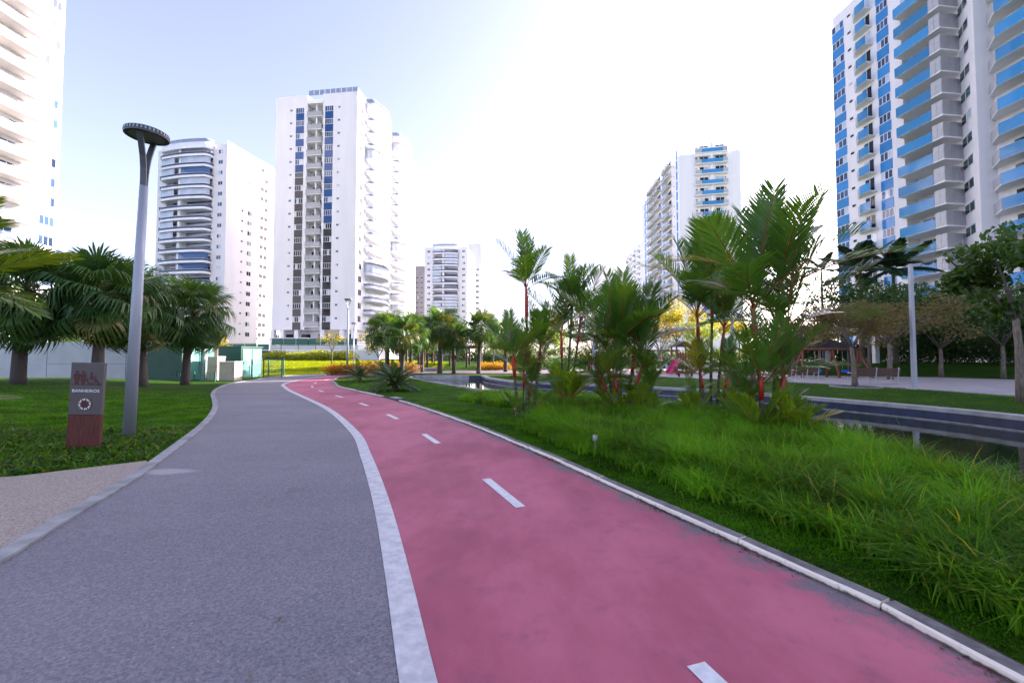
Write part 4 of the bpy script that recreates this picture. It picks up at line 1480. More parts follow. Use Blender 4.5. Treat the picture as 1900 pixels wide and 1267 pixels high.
# --- sealing wax palms: clumps of thin stems with red crownshafts
random.seed(3)
WAX = [pinnate('frond', 1.75, 0.30, 36, 0.60, 0.032, arch=a, vee=v, fwd=0.62, droop=dr, tipf=0.8) for a, v, dr in ((0.2, 0.6, 0.25), (0.45, 0.55, 0.3), (0.8, 0.45, 0.5))]
YNG = [pinnate('frond', 1.2, 0.3, 20, 0.5, 0.045, arch=0.5, vee=0.5, fwd=0.9, droop=0.3, mat='young', stalk='rachisred')]
def wax_clump(label, base, d, stems, seed):
    """stems: (base px, px and py of the crown base, frond length, number of fronds, spread, d offset)"""
    random.seed(seed)
    b = G(base, YH + EYE * F / d)
    t = thing('wax_palm', label, 'palm clump', (b.x, b.y, 0), 0, 'red-stemmed palm clumps in the long grass')
    for j, (bx_, cx_, cy_, fl, nf, spread, dd) in enumerate(stems):
        D = d + dd
        p0 = Vector(((bx_ - CX) / F * D, D, -0.1)) - t.location
        p1 = A(cx_, cy_, D + random.uniform(-0.15, 0.15)) - t.location
        hgt = p1.z - p0.z
        sl = min(0.95, hgt * 0.36)
        mid = p0.lerp(p1, 0.5) + Vector((random.uniform(-0.05, 0.05), random.uniform(-0.05, 0.05), 0))
        def cv(q):
            return p0 * ((1 - q) ** 2) + mid * (2 * q * (1 - q)) + p1 * (q * q)
        qs = 1 - sl / max(hgt, 0.01)
        r0 = 0.038 if fl > 1.2 else 0.026
        st = MB().tube([cv(qs * k / 6) for k in range(7)], [r0 * (1.25 - 0.3 * k / 6) for k in range(7)], 8).build('stem', M['stem'], t)
        MB().tube([cv(qs + (1 - qs) * k / 5) for k in range(6)], [r0 * f for f in (0.95, 1.3, 1.35, 1.15, 0.9, 0.6)], 8).build('crownshaft', M['shaft'], st)
        for i in range(nf):
            q = i / max(1, nf - 1)
            a = i * 2.4 + j + random.uniform(-0.3, 0.3)
            el = R(83) - spread * 0.88 * q + random.uniform(-0.1, 0.1)
            dv = (math.cos(a) * math.cos(el), math.sin(a) * math.cos(el), math.sin(el))
            e = rot_to(dv)
            k = 0 if q < 0.4 else (1 if q < 0.75 else 2)
            put('frond', WAX[k], t, tuple(p1 - (p1 - mid).normalized() * (0.04 + 0.12 * q)), (random.uniform(-0.5, 0.5), e[1], e[2]), fl / 1.75 * random.uniform(0.9, 1.1))
    return t
def shoots(t, d, L, seed):
    random.seed(seed)
    for bx_, n_, s_ in L:
        p = Vector(((bx_ - CX) / F * d, d + random.uniform(-0.2, 0.1), 0)) - t.location
        for i in range(n_):
            a, el = i * 2.4 + bx_, R(random.uniform(45, 80))
            e = rot_to((math.cos(a) * math.cos(el), math.sin(a) * math.cos(el), math.sin(el)))
            put('frond', YNG[0], t, tuple(p), (0, e[1], e[2]), s_ * random.uniform(0.8, 1.15))
c1 = wax_clump('slender clump of red-stemmed palms nearest the short lawn, one stem far taller', 970, 11.5, [
    (978, 976, 528, 1.45, 9, R(46), 0.0), (986, 1003, 640, 1.4, 9, R(60), 0.15), (960, 951, 655, 1.25, 8, R(60), -0.1), (968, 972, 690, 1.15, 8, R(65), 0.1), (975, 985, 710, 0.9, 7, R(60), 0.25)], 5)
c2 = wax_clump('red-stemmed palm clump behind the slender one, with a yellow-green shoot', 1050, 14.6, [
    (1042, 1041, 615, 1.9, 9, R(58), 0.0), (1055, 1078, 590, 1.9, 9, R(60), 0.2), (1048, 1062, 560, 1.7, 8, R(48), 0.3)], 6)
c3 = wax_clump('broad bushy clump of red-stemmed palms in the middle of the bed', 1152, 12.2, [
    (1140, 1126, 645, 2.0, 9, R(62), 0.0), (1150, 1152, 630, 2.1, 9, R(58), 0.2), (1160, 1178, 645, 2.0, 9, R(62), 0.1), (1156, 1192, 680, 1.5, 8, R(68), -0.2), (1145, 1112, 700, 1.1, 8, R(70), -0.2), (1165, 1205, 710, 1.0, 8, R(70), -0.1), (1152, 1140, 700, 1.3, 8, R(66), -0.3)], 7)
c4 = wax_clump('tall narrow clump of red-stemmed palms left of the largest clump', 1312, 12.2, [
    (1298, 1293, 580, 2.3, 9, R(50), 0.0), (1316, 1322, 545, 2.3, 9, R(48), 0.2), (1328, 1345, 600, 2.0, 8, R(55), 0.1), (1306, 1300, 690, 1.2, 8, R(65), -0.2), (1335, 1352, 690, 1.1, 8, R(66), -0.2)], 8)
c5 = wax_clump('largest and tallest clump of red-stemmed palms, with ragged wide fronds', 1424, 9.0, [
    (1415, 1396, 560, 2.25, 9, R(55), 0.0), (1432, 1446, 530, 2.3, 9, R(58), 0.2), (1438, 1462, 600, 2.1, 9, R(68), 0.05), (1420, 1412, 700, 1.4, 8, R(66), -0.25), (1442, 1456, 690, 1.3, 8, R(68), -0.2), (1408, 1392, 730, 0.9, 7, R(70), -0.2)], 9)
shoots(c2, 14.2, [(1046, 5, 1.5), (1058, 4, 1.2)], 1)
shoots(c3, 11.8, [(1140, 4, 0.8), (1185, 5, 0.8), (1200, 4, 0.6)], 2)
shoots(c4, 11.9, [(1292, 3, 0.7), (1345, 4, 0.7)], 3)
shoots(c5, 8.6, [(1400, 5, 0.9), (1412, 4, 0.7), (1465, 6, 0.75), (1480, 5, 0.55)], 4)
def base_fronds(t, d, L, seed):
    random.seed(seed)
    for bx_, n_, s_ in L:
        p = Vector(((bx_ - CX) / F * d, d + random.uniform(-0.25, 0.25), random.uniform(0.1, 0.5))) - t.location
        for i in range(n_):
            a, el = i * 2.4 + bx_ * 1.7, R(random.uniform(38, 82))
            e = rot_to((math.cos(a) * math.cos(el), math.sin(a) * math.cos(el), math.sin(el)))
            put('frond', WAX[i % 3], t, tuple(p), (random.uniform(-0.4, 0.4), e[1], e[2]), s_ * random.uniform(0.8, 1.15))
base_fronds(c1, 11.5, [(955, 3, 0.42), (1000, 3, 0.42)], 31)
base_fronds(c2, 14.5, [(1035, 3, 0.55), (1065, 3, 0.5)], 32)
base_fronds(c3, 12.1, [(1118, 4, 0.5), (1180, 4, 0.5), (1200, 3, 0.5)], 33)
base_fronds(c4, 12.2, [(1288, 3, 0.45), (1342, 4, 0.5)], 34)
base_fronds(c5, 8.9, [(1390, 4, 0.5), (1455, 4, 0.5)], 35)
y1 = thing('palm_seedling', 'single small yellow-green palm seedling in the long grass between two clumps', 'palm', tuple(Vector(((1276 - CX) / F * 11.6, 11.6, 0))))
shoots(y1, 11.6, [(1276, 6, 0.55)], 5)

# --- feather palm leaning in from the left edge, and a young one below it
random.seed(5)
FEA = [pinnate('frond', 2.7, 0.6, 34, 0.75, 0.05, arch=a, vee=0.35, fwd=0.75, droop=0.5, mat='feather', stalk='rachis', r=0.022) for a in (0.5, 0.8)]
def feather_palm(label, loc, h, n, s_, el0, el1, seed, aim=None):
    random.seed(seed)
    t = thing('feather_palm', label, 'palm', loc)
    MB().tube([(0, 0, -0.1), (0.03, 0, h * 0.5), (0.05, 0.02, h)], [0.13 * s_, 0.11 * s_, 0.08 * s_], 9).build('trunk', M['stem'], t)
    for i in range(n):
        a = i * 2.39996 + 0.3
        el = el0 + (el1 - el0) * i / n + random.uniform(-0.1, 0.1)
        e = rot_to((math.cos(a) * math.cos(el), math.sin(a) * math.cos(el), math.sin(el)))
        put('frond', FEA[i % 2], t, (0.05, 0.02, h), (random.uniform(-0.3, 0.3), e[1], e[2]), s_ * random.uniform(0.88, 1.1))
    return t
feather_palm('yellow-green feather palm whose fronds reach in over the left border', (-11.7, 8.4, hz(-11.7, 8.4)), 2.6, 15, 0.92, R(75), R(-5), 4)
feather_palm('low young feather palm at the left border below the larger fronds', (-10.1, 7.2, hz(-10.1, 7.2)), 0.45, 12, 0.46, R(70), R(5), 6)

# --- cycads
random.seed(8)
CYC = [pinnate('frond', 1.15, 0.12, 40, 0.17, 0.014, arch=a, vee=0.3, fwd=0.7, droop=0.15, mat='cycad', stalk='rachis', r=0.011, tipf=0.5) for a in (0.6, 1.0)]
for i, (pp_, d, s_, n, lab) in enumerate([(734, 20.2, 1.42, 64, 'large dark cycad on the lawn tip beside the lane'), (668, 27.5, 1.4, 30, 'smaller dark cycad at the bend of the kerb, by the lamp foot'), (712, 29, 1.5, 30, 'dark cycad between the other two, partly hidden')]):
    t = thing('cycad', lab, 'cycad', at_d(pp_, d), 0, 'dark cycads on the lawn')
    MB().tube([(0, 0, -0.1), (0, 0, 0.15), (0, 0, 0.3)], [0.16, 0.17, 0.12], 10).build('trunk', M['fibre'], t)
    for k in range(n):
        a, el = k * 2.39996, R(68) - R(72) * (k / n) ** 0.8 + random.uniform(-0.08, 0.08)
        e = rot_to((math.cos(a) * math.cos(el), math.sin(a) * math.cos(el), math.sin(el)))
        put('frond', CYC[k % 2], t, (0, 0, 0.27), (random.uniform(-0.2, 0.2), e[1], e[2]), s_ * random.uniform(0.9, 1.1))

# --- royal palms behind the trees on the right
random.seed(9)
ROY = [pinnate('frond', 3.6, 0.4, 44, 0.95, 0.11, arch=a, vee=0.2, fwd=0.7, droop=0.9, mat='royal', stalk='rachis', r=0.03) for a in (0.6, 1.0)]
for i, (pp_, d, pyc, n, s_, lab) in enumerate([(1528, 44, 500, 11, 0.62, 'slim royal palm standing clear left of the darker royal palms'), (1600, 40, 505, 15, 1.0, 'dark royal palm above the round tree, left one of the pair'), (1662, 40, 500, 15, 0.95, 'dark royal palm above the lamp, right one of the pair')]):
    b = at_d(pp_, d)
    cz = A(pp_, pyc, d).z - b.z
    t = thing('royal_palm', lab, 'palm tree', b, 0, 'royal palms before the blue tower')
    MB().tube([(0, 0, -0.1), (0, 0, cz * 0.5), (0, 0, cz - 0.9)], [0.24 * s_, 0.2 * s_, 0.13 * s_], 10).build('trunk', M['bark'], t)
    MB().tube([(0, 0, cz - 0.95), (0, 0, cz - 0.5), (0, 0, cz)], [0.14 * s_, 0.15 * s_, 0.07 * s_], 10).build('crownshaft', M['rachis'], t)
    for k in range(n):
        a, el = k * 2.39996 + i, R(75) - R(85) * k / n
        e = rot_to((math.cos(a) * math.cos(el), math.sin(a) * math.cos(el), math.sin(el)))
        put('frond', ROY[k % 2], t, (0, 0, cz), (random.uniform(-0.3, 0.3), e[1], e[2]), s_ * random.uniform(0.9, 1.1))

# --- broad-leaved trees
def leaf_cloud(name, blobs, n, size, mat, parent=None, loc=(0, 0, 0), kind=None, flat=0.0, hollow=0.45):
    """n leaf faces spread through ellipsoids (centre, radii); every leaf lies its own way"""
    w = np.array([b[1][0] * b[1][1] * b[1][2] for b in blobs]) ** 0.7
    bi = rng.choice(len(blobs), n, p=w / w.sum())
    C_ = np.array([b[0] for b in blobs])[bi]
    Rr = np.array([b[1] for b in blobs])[bi]
    v = rng.normal(size=(n, 3))
    v /= np.linalg.norm(v, axis=1)[:, None]
    r = (hollow + (1 - hollow) * rng.random(n)) ** 0.7
    c = C_ + v * Rr * r[:, None] * (1 + 0.16 * np.sin(v[:, :1] * 7 + C_[:, :1] * 3) * np.cos(v[:, 2:] * 6 + C_[:, 1:2]))
    a = rng.normal(size=(n, 3)); a[:, 2] *= (1 - flat); a[:, 2] -= 0.25
    a /= np.linalg.norm(a, axis=1)[:, None]
    b = np.cross(a, rng.normal(size=(n, 3)) * [1 - flat, 1 - flat, 1])
    b /= np.linalg.norm(b, axis=1)[:, None]
    s_ = size * rng.uniform(0.6, 1.3, n)
    V = np.zeros((n, 4, 3))
    V[:, 0] = c - a * s_[:, None] * 0.5
    V[:, 2] = c + a * s_[:, None] * 0.5
    V[:, 1] = c + b * s_[:, None] * 0.24 + a * s_[:, None] * 0.05
    V[:, 3] = c - b * s_[:, None] * 0.24 + a * s_[:, None] * 0.05
    tone = np.repeat((rng.random(len(blobs))[bi] * 0.35 + rng.random(n) * 0.6), 4)
    me = np_mesh(name, V.reshape(-1, 3), np.arange(4 * n).reshape(-1, 4), M[mat], tone, smooth=False)
    o = put(name, me, parent, loc)
    return tag(o, kind=kind) if kind else o

def tree(label, loc, h, cr, mat, seed, trunk_h=None, n=5000, leafs=0.2, squash=0.6, r=0.14, limbs=7, lean=(0, 0), group=None, sub=5, hollow=0.4, tm='bark'):
    rs = random.Random(seed)
    t = thing('broadleaf_tree', label, 'tree', loc, 0, group)
    th = trunk_h or h * 0.4
    mb = MB()
    top = Vector((lean[0], lean[1], th))
    mb.tube([(0, 0, -0.1), Vector((lean[0] * 0.25, lean[1] * 0.25, th * 0.3)), Vector((lean[0] * 0.6 + 0.04, lean[1] * 0.6, th * 0.65)), top], [r * 1.35, r, r * 0.88, r * 0.75], 9)
    blobs = []
    cz = th + (h - th) * 0.52
    for i in range(limbs):
        a = i * 2.4 + rs.uniform(-0.4, 0.4)
        q = rs.uniform(0.35, 0.8)
        e = Vector((lean[0] + math.cos(a) * cr * q, lean[1] + math.sin(a) * cr * q, cz + (h - th) * rs.uniform(-0.28, 0.3) * (1.1 - q)))
        m = top.lerp(e, 0.5) + Vector((0, 0, 0.12 * cr))
        mb.tube([top - Vector((0, 0, 0.1)), m, e], [r * 0.5, r * 0.3, r * 0.1], 6)
        for k in range(sub):
            o = Vector((rs.gauss(0, 1), rs.gauss(0, 1), rs.gauss(0, 0.6))) * cr * 0.24
            s_ = cr * rs.uniform(0.20, 0.36)
            c = e + o
            blobs.append((tuple(c), (s_, s_, s_ * squash)))
            if k < 3:
                mb.tube([m.lerp(e, 0.6), c], [r * 0.16, r * 0.05], 4, cap=False)
    blobs.append(((lean[0], lean[1], h - (h - th) * 0.3), (cr * 0.5, cr * 0.5, (h - th) * 0.28)))
    mb.build('trunk', M[tm], t)
    leaf_cloud('crown', blobs, n, leafs, mat, t, hollow=hollow)
    return t
def tree_at(label, px_, d, pyt, wpx, mat, seed, **k):
    b = at_d(px_, d)
    return tree(label, b, A(px_, pyt, d).z - b.z, wpx / 2 / F * d, mat, seed, **k)
tree_at('broad-leaved green tree with pale trunk on the lawn at the right edge', 1892, 15.0, 405, 215, 'treemid', 1, n=4600, leafs=0.26, trunk_h=2.9, r=0.12, lean=(-0.1, 0), hollow=0.2)
tree_at('small bronze-leaved tree growing from a round pit beside the bench', 1585, 22.5, 555, 130, 'treebrown', 2, n=4200, leafs=0.15, trunk_h=2.1, r=0.12, lean=(-0.15, 0))
tree_at('spreading tree with thinning olive leaves right behind the bench', 1650, 30, 560, 230, 'treebrown', 3, n=6000, leafs=0.2, trunk_h=2.6, r=0.15, squash=0.5)
tree_at('dense round dark-green tree under the royal palms', 1612, 38, 512, 175, 'treedark', 4, n=9000, leafs=0.28, trunk_h=2.6, squash=0.8, limbs=9, hollow=0.6)
tree_at('dark bushy tree behind the right lamp post', 1745, 34, 545, 190, 'treedark', 5, n=7000, leafs=0.26, trunk_h=2.2)
tree_at('dark tree behind the leaning pale trunk at the right edge', 1860, 32, 520, 220, 'treedark', 6, n=8000, leafs=0.28, trunk_h=2.4)
tree_at('bronze tree beside the thatched playground roof', 1470, 36, 585, 130, 'treebrown', 7, n=3800, leafs=0.2, trunk_h=2.2)
tree_at('sunlit yellow tree seen between two red-stemmed clumps', 1255, 66, 545, 85, 'treeyellow', 8, n=3600, leafs=0.34, trunk_h=3.0, r=0.14)
tree_at('second sunlit yellow tree, right of the tall narrow clump', 1372, 70, 585, 70, 'treeyellow', 9, n=2600, leafs=0.34, trunk_h=3.0, r=0.14)
tree_at('bare greyish tree behind the playground slide', 1225, 52, 590, 80, 'treebrown', 10, n=2400, leafs=0.24, trunk_h=2.2)
tree_at('lime tree behind the slender palm clump', 1010, 68, 590, 90, 'treelime', 11, n=4200, leafs=0.36, trunk_h=2.4)
tree_at('lime-green tree right of the pergola', 915, 72, 598, 80, 'treelime', 12, n=4000, leafs=0.36, trunk_h=2.4)
tree_at('mid-green tree behind the broad bushy palm clump', 1100, 62, 572, 95, 'treemid', 13, n=4400, leafs=0.34, trunk_h=2.2)
tree_at('mid-green tree far behind the timber frame', 1160, 80, 585, 90, 'treemid', 14, n=4000, leafs=0.4, trunk_h=2.4)
tree_at('olive tree beyond the slide', 1300, 84, 590, 110, 'treelime', 15, n=4200, leafs=0.4, trunk_h=2.4)
tree_at('dark green tree behind the playground swings', 1520, 48, 575, 120, 'treedark', 16, n=5200, leafs=0.3, trunk_h=1.8)
tree_at('small sparse tree with yellow leaf tufts before the white fence wall', 616, 50, 610, 50, 'treeyellow', 17, n=420, leafs=0.2, trunk_h=1.5, r=0.06, sub=3)
tree_at('small yellow tree half hidden behind the fan palm beside the thin lamp', 702, 46, 612, 70, 'treeyellow', 18, n=1300, leafs=0.22, trunk_h=1.6, r=0.07)
tree_at('dark tree between the far fan palms', 780, 64, 585, 90, 'treedark', 19, n=4600, leafs=0.34, trunk_h=2.0)
tree_at('dark green tree behind the pergola roof', 850, 66, 590, 90, 'treedark', 20, n=4600, leafs=0.34, trunk_h=2.4)
tree_at('yellow-lit tree behind the green enclosures', 385, 34, 590, 70, 'treeyellow', 21, n=1800, leafs=0.22, trunk_h=1.5, r=0.08)
tree_at('low bushy tree above the pale wall at the left', 90, 36, 560, 110, 'treemid', 22, n=3800, leafs=0.24, trunk_h=1.6)
tree_at('reddish low tree beside the pergola post', 806, 52, 622, 30, 'hedgeorange', 23, n=700, leafs=0.2, trunk_h=1.2, r=0.06)
# --- hedges and shrubs
def hedge(name, label, cat, pts, w, h, mat, n, size, seed, group=None, z=None):
    rs = random.Random(seed)
    L = resample(np.array([(p.x, p.y) for p in pts]), max(3, int(len(pts) * 6)))
    c = L.mean(0)
    t = thing(name, label, cat, (c[0], c[1], hz(c[0], c[1])), 0, group)
    blobs = []
    st = MB()
    for x, y in L:
        zz = hz(x, y) - t.location.z
        k = rs.uniform(0.8, 1.15)
        blobs.append(((x - c[0] + rs.uniform(-.2, .2), y - c[1] + rs.uniform(-.2, .2), zz + h * 0.48 * k), (w * k, w * k, h * 0.55 * k)))
        for _ in range(3):
            st.tube([(x - c[0] + rs.uniform(-.3, .3), y - c[1], zz - 0.05), (x - c[0] + rs.uniform(-.4, .4), y - c[1] + rs.uniform(-.3, .3), zz + h * 0.7)], [0.02, 0.008], 4, cap=False)
    leaf_cloud('foliage', blobs, n, size, mat, t, hollow=0.3)
    st.build('stem', M['bark'], t)
    return t
D = at_d
hedge('flowering_hedge', 'orange flowering hedge at the foot of the two thin lamps', 'hedge', [D(612, 37.5), D(640, 38.2), D(668, 38.6)], 0.8, 1.0, 'hedgeorange', 3600, 0.15, 1)
hedge('flowering_hedge', 'yellow-orange flowering hedge stretching behind the cycads to the painted block', 'hedge', [D(672, 40.5), D(700, 41), D(735, 42), D(770, 43)], 0.9, 1.15, 'hedgeorange', 5200, 0.16, 2)
hedge('flowering_hedge', 'low bright yellow hedge right of the pergola', 'hedge', [D(893, 50), D(915, 50.5), D(945, 51)], 0.8, 0.9, 'hedgeyellow', 2600, 0.17, 3)
hedge('ornamental_grass', 'pale lime ornamental grass hedge along the white fence wall', 'hedge', [D(500, 60.5), D(540, 60), D(590, 58.5), D(650, 57)], 1.3, 1.25, 'hedgelime', 8000, 0.30, 4)
hedge('shrub', 'dark shrub mass under the trees beyond the right lawn', 'shrub', [D(1655, 42), D(1720, 41), D(1790, 39), D(1860, 37), D(1960, 35)], 1.8, 3.4, 'treedark', 16000, 0.26, 5)
hedge('shrub', 'dark shrub row behind the swings and thatched roof', 'shrub', [D(1440, 52), D(1500, 50), D(1560, 48), D(1640, 45)], 1.4, 2.4, 'treedark', 9000, 0.28, 6)
hedge('shrub', 'sunlit green shrub line behind the timber playground', 'shrub', [D(1070, 76), D(1150, 74), D(1240, 72)], 1.4, 1.9, 'treemid', 5000, 0.34, 7)
hedge('shrub', 'yellow-green shrub line far beyond the plaza', 'shrub', [D(1250, 80), D(1330, 78), D(1420, 74)], 1.4, 2.0, 'treelime', 5000, 0.34, 8)
hedge('shrub', 'green shrub line beyond the pergola', 'shrub', [D(770, 74), D(830, 75), D(900, 76), D(1000, 78)], 1.4, 2.2, 'treemid', 7000, 0.34, 9)
# far wood closing the horizon
bl = []
rs = random.Random(77)
for k in range(210):
    a = -1.05 + 2.1 * k / 209
    d = rs.uniform(150, 330)
    x, y = math.sin(a) * d * 1.25, math.cos(a) * d
    if y < 100 or (-125 < x < -25 and y < 165) or (44 < x < 70 and y < 172):
        continue
    hh_ = rs.uniform(3.5, 8)
    bl.append(((x, y, 1 + hh_ * 0.4), (rs.uniform(4, 8), 4.0, hh_)))
leaf_cloud('treeline', bl, 42000, 1.3, 'treemid', kind='stuff', hollow=0.6)
# ================================================================== things
# --- toilet sign
def sign():
    g = land(155, 834)
    W, Hh, T = 0.50, 1.46, 0.07
    t = thing('toilet_sign', 'grey and rust-red toilet sign reading BANHEIROS, standing in the left lawn', 'sign', (g.x, g.y, g.z), R(7))
    t.rotation_euler = (0, R(1.8), R(7))
    MB().bbox(-W / 2, W / 2, -T / 2, T / 2, -0.08, 0.585, 0.006).build('rusted_base', M['rust'], t)
    MB().bbox(-W / 2, W / 2, -T / 2, T / 2, 0.59, Hh, 0.006).build('grey_panel', M['signgrey'], t)
    MB().box(-W / 2 + 0.012, W / 2 - 0.012, -T / 2 - 0.003, -T / 2 + 0.01, 1.085, 1.097).build('ground_line', M['signred'], t)
    y = -T / 2 - 0.002
    def disc(mb, x, z, r, n=16, d=0.004):
        mb.add([(x + r * math.cos(2 * math.pi * k / n), y - d, z + r * math.sin(2 * math.pi * k / n)) for k in range(n)], [tuple(range(n))])
    def flat(mb, P_, d=0.004):
        mb.add([(px_, y - d, pz) for px_, pz in P_], [tuple(range(len(P_)))])
    def lathe_sil(mb, x, L):      # symmetric silhouette from (half width, z)
        flat(mb, [(x - w_, z) for w_, z in L] + [(x + w_, z) for w_, z in reversed(L)])
    z0 = 1.097
    m = MB()
    disc(m, -0.150, z0 + 0.205, 0.020)
    lathe_sil(m, -0.150, [(0.028, z0), (0.030, z0 + 0.07), (0.044, z0 + 0.10), (0.050, z0 + 0.145), (0.036, z0 + 0.178)])
    m.build('man_pictogram', M['signred'], t)
    m = MB()
    disc(m, -0.052, z0 + 0.205, 0.020)
    lathe_sil(m, -0.052, [(0.020, z0), (0.020, z0 + 0.045), (0.042, z0 + 0.05), (0.030, z0 + 0.095), (0.042, z0 + 0.12), (0.044, z0 + 0.155), (0.032, z0 + 0.178)])
    m.build('woman_pictogram', M['signred'], t)
    m = MB()
    disc(m, 0.072, z0 + 0.188, 0.018)
    flat(m, [(0.055, z0 + 0.165), (0.055, z0 + 0.085), (0.085, z0 + 0.085), (0.085, z0 + 0.165)])
    flat(m, [(0.085, z0 + 0.132), (0.150, z0 + 0.132), (0.150, z0 + 0.115), (0.085, z0 + 0.115)])
    flat(m, [(0.055, z0 + 0.100), (0.145, z0 + 0.100), (0.145, z0 + 0.080), (0.055, z0 + 0.080)], 0.005)
    flat(m, [(0.125, z0 + 0.082), (0.146, z0 + 0.098), (0.196, z0 + 0.012), (0.172, z0 + 0.010)], 0.006)
    flat(m, [(0.172, z0 + 0.018), (0.212, z0 + 0.018), (0.212, z0 + 0.002), (0.172, z0 + 0.002)], 0.005)
    n, a0, a1 = 22, R(150), R(385)
    o = [(0.075 + 0.072 * math.cos(a0 + (a1 - a0) * k / n), z0 + 0.072 + 0.070 * math.sin(a0 + (a1 - a0) * k / n)) for k in range(n + 1)]
    i_ = [(0.075 + 0.055 * math.cos(a0 + (a1 - a0) * k / n), z0 + 0.072 + 0.053 * math.sin(a0 + (a1 - a0) * k / n)) for k in range(n + 1)]
    m.add([(a, y - 0.004, b) for a, b in o + i_], [(k, k + 1, n + 2 + k, n + 1 + k) for k in range(n)])
    m.build('wheelchair_pictogram', M['signred'], t)
    cu = bpy.data.curves.new('lettering', 'FONT')
    cu.body = 'BANHEIROS'
    cu.size = 0.068
    cu.offset = 0.0009
    cu.space_character = 1.1
    cu.align_x, cu.align_y = 'CENTER', 'CENTER'
    cu.extrude = 0.001
    cu.materials.append(M['white'])
    tmp = bpy.data.objects.new('lettering', cu)
    COL.objects.link(tmp)
    bpy.context.view_layer.update()
    lm = bpy.data.meshes.new_from_object(tmp.evaluated_get(bpy.context.evaluated_depsgraph_get()))
    bpy.data.objects.remove(tmp)
    put('lettering', lm, t, (0, y - 0.002, 0.985), (math.pi / 2, 0, 0), (1.06, 1, 1))
    # round emblem: maroon disc under a ring of eight pale notched segments
    m = MB()
    disc(m, 0.0, 0.765, 0.105, 28)
    em = m.build('emblem', M['signred'], t)
    m = MB()
    for k in range(8):
        a = 2 * math.pi * k / 8 + 0.2
        def pt(r, da):
            return (r * math.cos(a + da), 0.765 + r * math.sin(a + da))
        flat(m, [pt(0.098, -0.30), pt(0.098, -0.10), pt(0.072, 0.0), pt(0.062, -0.20)], 0.006)
        flat(m, [pt(0.098, 0.10), pt(0.098, 0.30), pt(0.062, 0.20), pt(0.072, 0.0)], 0.006)
    m.build('emblem_segments', M['white'], em)
sign()

# --- street lamps
def lamp(label, loc, h, yaw=0.0, s_=1.0, group='disc-headed street lamps', thin=1.0, tilt=0.0):
    t = thing('street_lamp', label, 'street lamp', loc, yaw, group)
    if tilt:
        t.rotation_euler = (Matrix.Rotation(R(tilt), 3, 'Y') @ Matrix.Rotation(yaw, 3, 'Z')).to_euler()
    hp = h - 1.05 * s_
    rb, rt = 0.105 * thin, 0.072 * thin
    MB().tube([(0, 0, -0.1), (0, 0, hp * 0.5), (0, 0, hp)], [rb, (rb + rt) / 2, rt], 20).build('pole', M['pole'], t)
    for sg in (-1, 1):          # two flat bent arms carry the disc
        mb = MB()
        prof = [(0.028, -0.02), (0.035, 0.16), (0.055, 0.36), (0.105, 0.58), (0.19, 0.80), (0.29, 1.02)]
        L = [(sg * a * s_, hp + b * s_) for a, b in prof]
        w, th = 0.050 * s_ * thin, 0.018
        for (a, b), (c, d) in zip(L[:-1], L[1:]):
            dx, dz = c - a, d - b
            ln = math.hypot(dx, dz)
            nx_, nz_ = -dz / ln * th, dx / ln * th
            v = []
            for (p, q) in ((a, b), (c, d)):
                for sx, k in ((-1, -1), (1, -1), (1, 1), (-1, 1)):
                    v.append((p + nx_ * k, sx * w, q + nz_ * k))
            mb.add(v, [(0, 3, 2, 1), (4, 5, 6, 7), (0, 1, 5, 4), (1, 2, 6, 5), (2, 3, 7, 6), (3, 0, 4, 7)])
        mb.build('arm', M['poledark'], t)
    r = 0.36 * s_
    zt = h - 0.02
    n = 40
    mb = MB()
    ring = lambda rr, z: [(rr * math.cos(2 * math.pi * k / n), rr * math.sin(2 * math.pi * k / n), z) for k in range(n)]
    prof = [(r * 0.80, zt - 0.035), (r, zt - 0.035), (r, zt - 0.005), (r * 0.975, zt + 0.0), (r * 0.975, zt + 0.045), (r, zt + 0.05), (r, zt + 0.065), (r * 0.9, zt + 0.085), (0.02, zt + 0.10)]
    v, f = [], []
    for p in prof:
        v += ring(*p)
    for j in range(len(prof) - 1):
        for k in range(n):
            k2 = (k + 1) % n
            f.append((j * n + k, j * n + k2, (j + 1) * n + k2, (j + 1) * n + k))
    mb.add(v, f)
    hd = mb.build('lamp_head', M['poledark'], t)
    rib = MBX('rib%.2f' % s_, lambda: MB().box(-0.013 * s_, 0.013 * s_, -0.013 * s_, 0.013 * s_, 0.0, 0.048).mesh('rib', M['pole']))
    for k in range(36 if thin == 1.0 and s_ == 1.0 else 0):         # cooling ribs round the rim
        a = 2 * math.pi * k / 36
        put('rib', rib, hd, (math.cos(a) * r * 0.985, math.sin(a) * r * 0.985, zt), (0, 0, a))
    mb = MB()
    mb.add(ring(r * 0.80, zt - 0.028), [tuple(range(n - 1, -1, -1))])
    mb.build('lens', M['lens'], hd)
    return t
g = land(239, 810)
lamp('near street lamp with flat disc head and forked arms, beside the toilet sign', g, A(268, 250, g.y).z - g.z, R(-73), tilt=1.6)
g = at_d(645, 38.0)
lamp('far lamp with disc head at the end of the lane, before the orange hedge', g, A(648, 556, 38.0).z - g.z, R(165), 0.95)
g = at_d(656, 39.5)
lamp('thinner forked lamp just right of the far disc lamp', g, A(654, 600, 39.5).z - g.z, R(150), 0.6, thin=0.62)
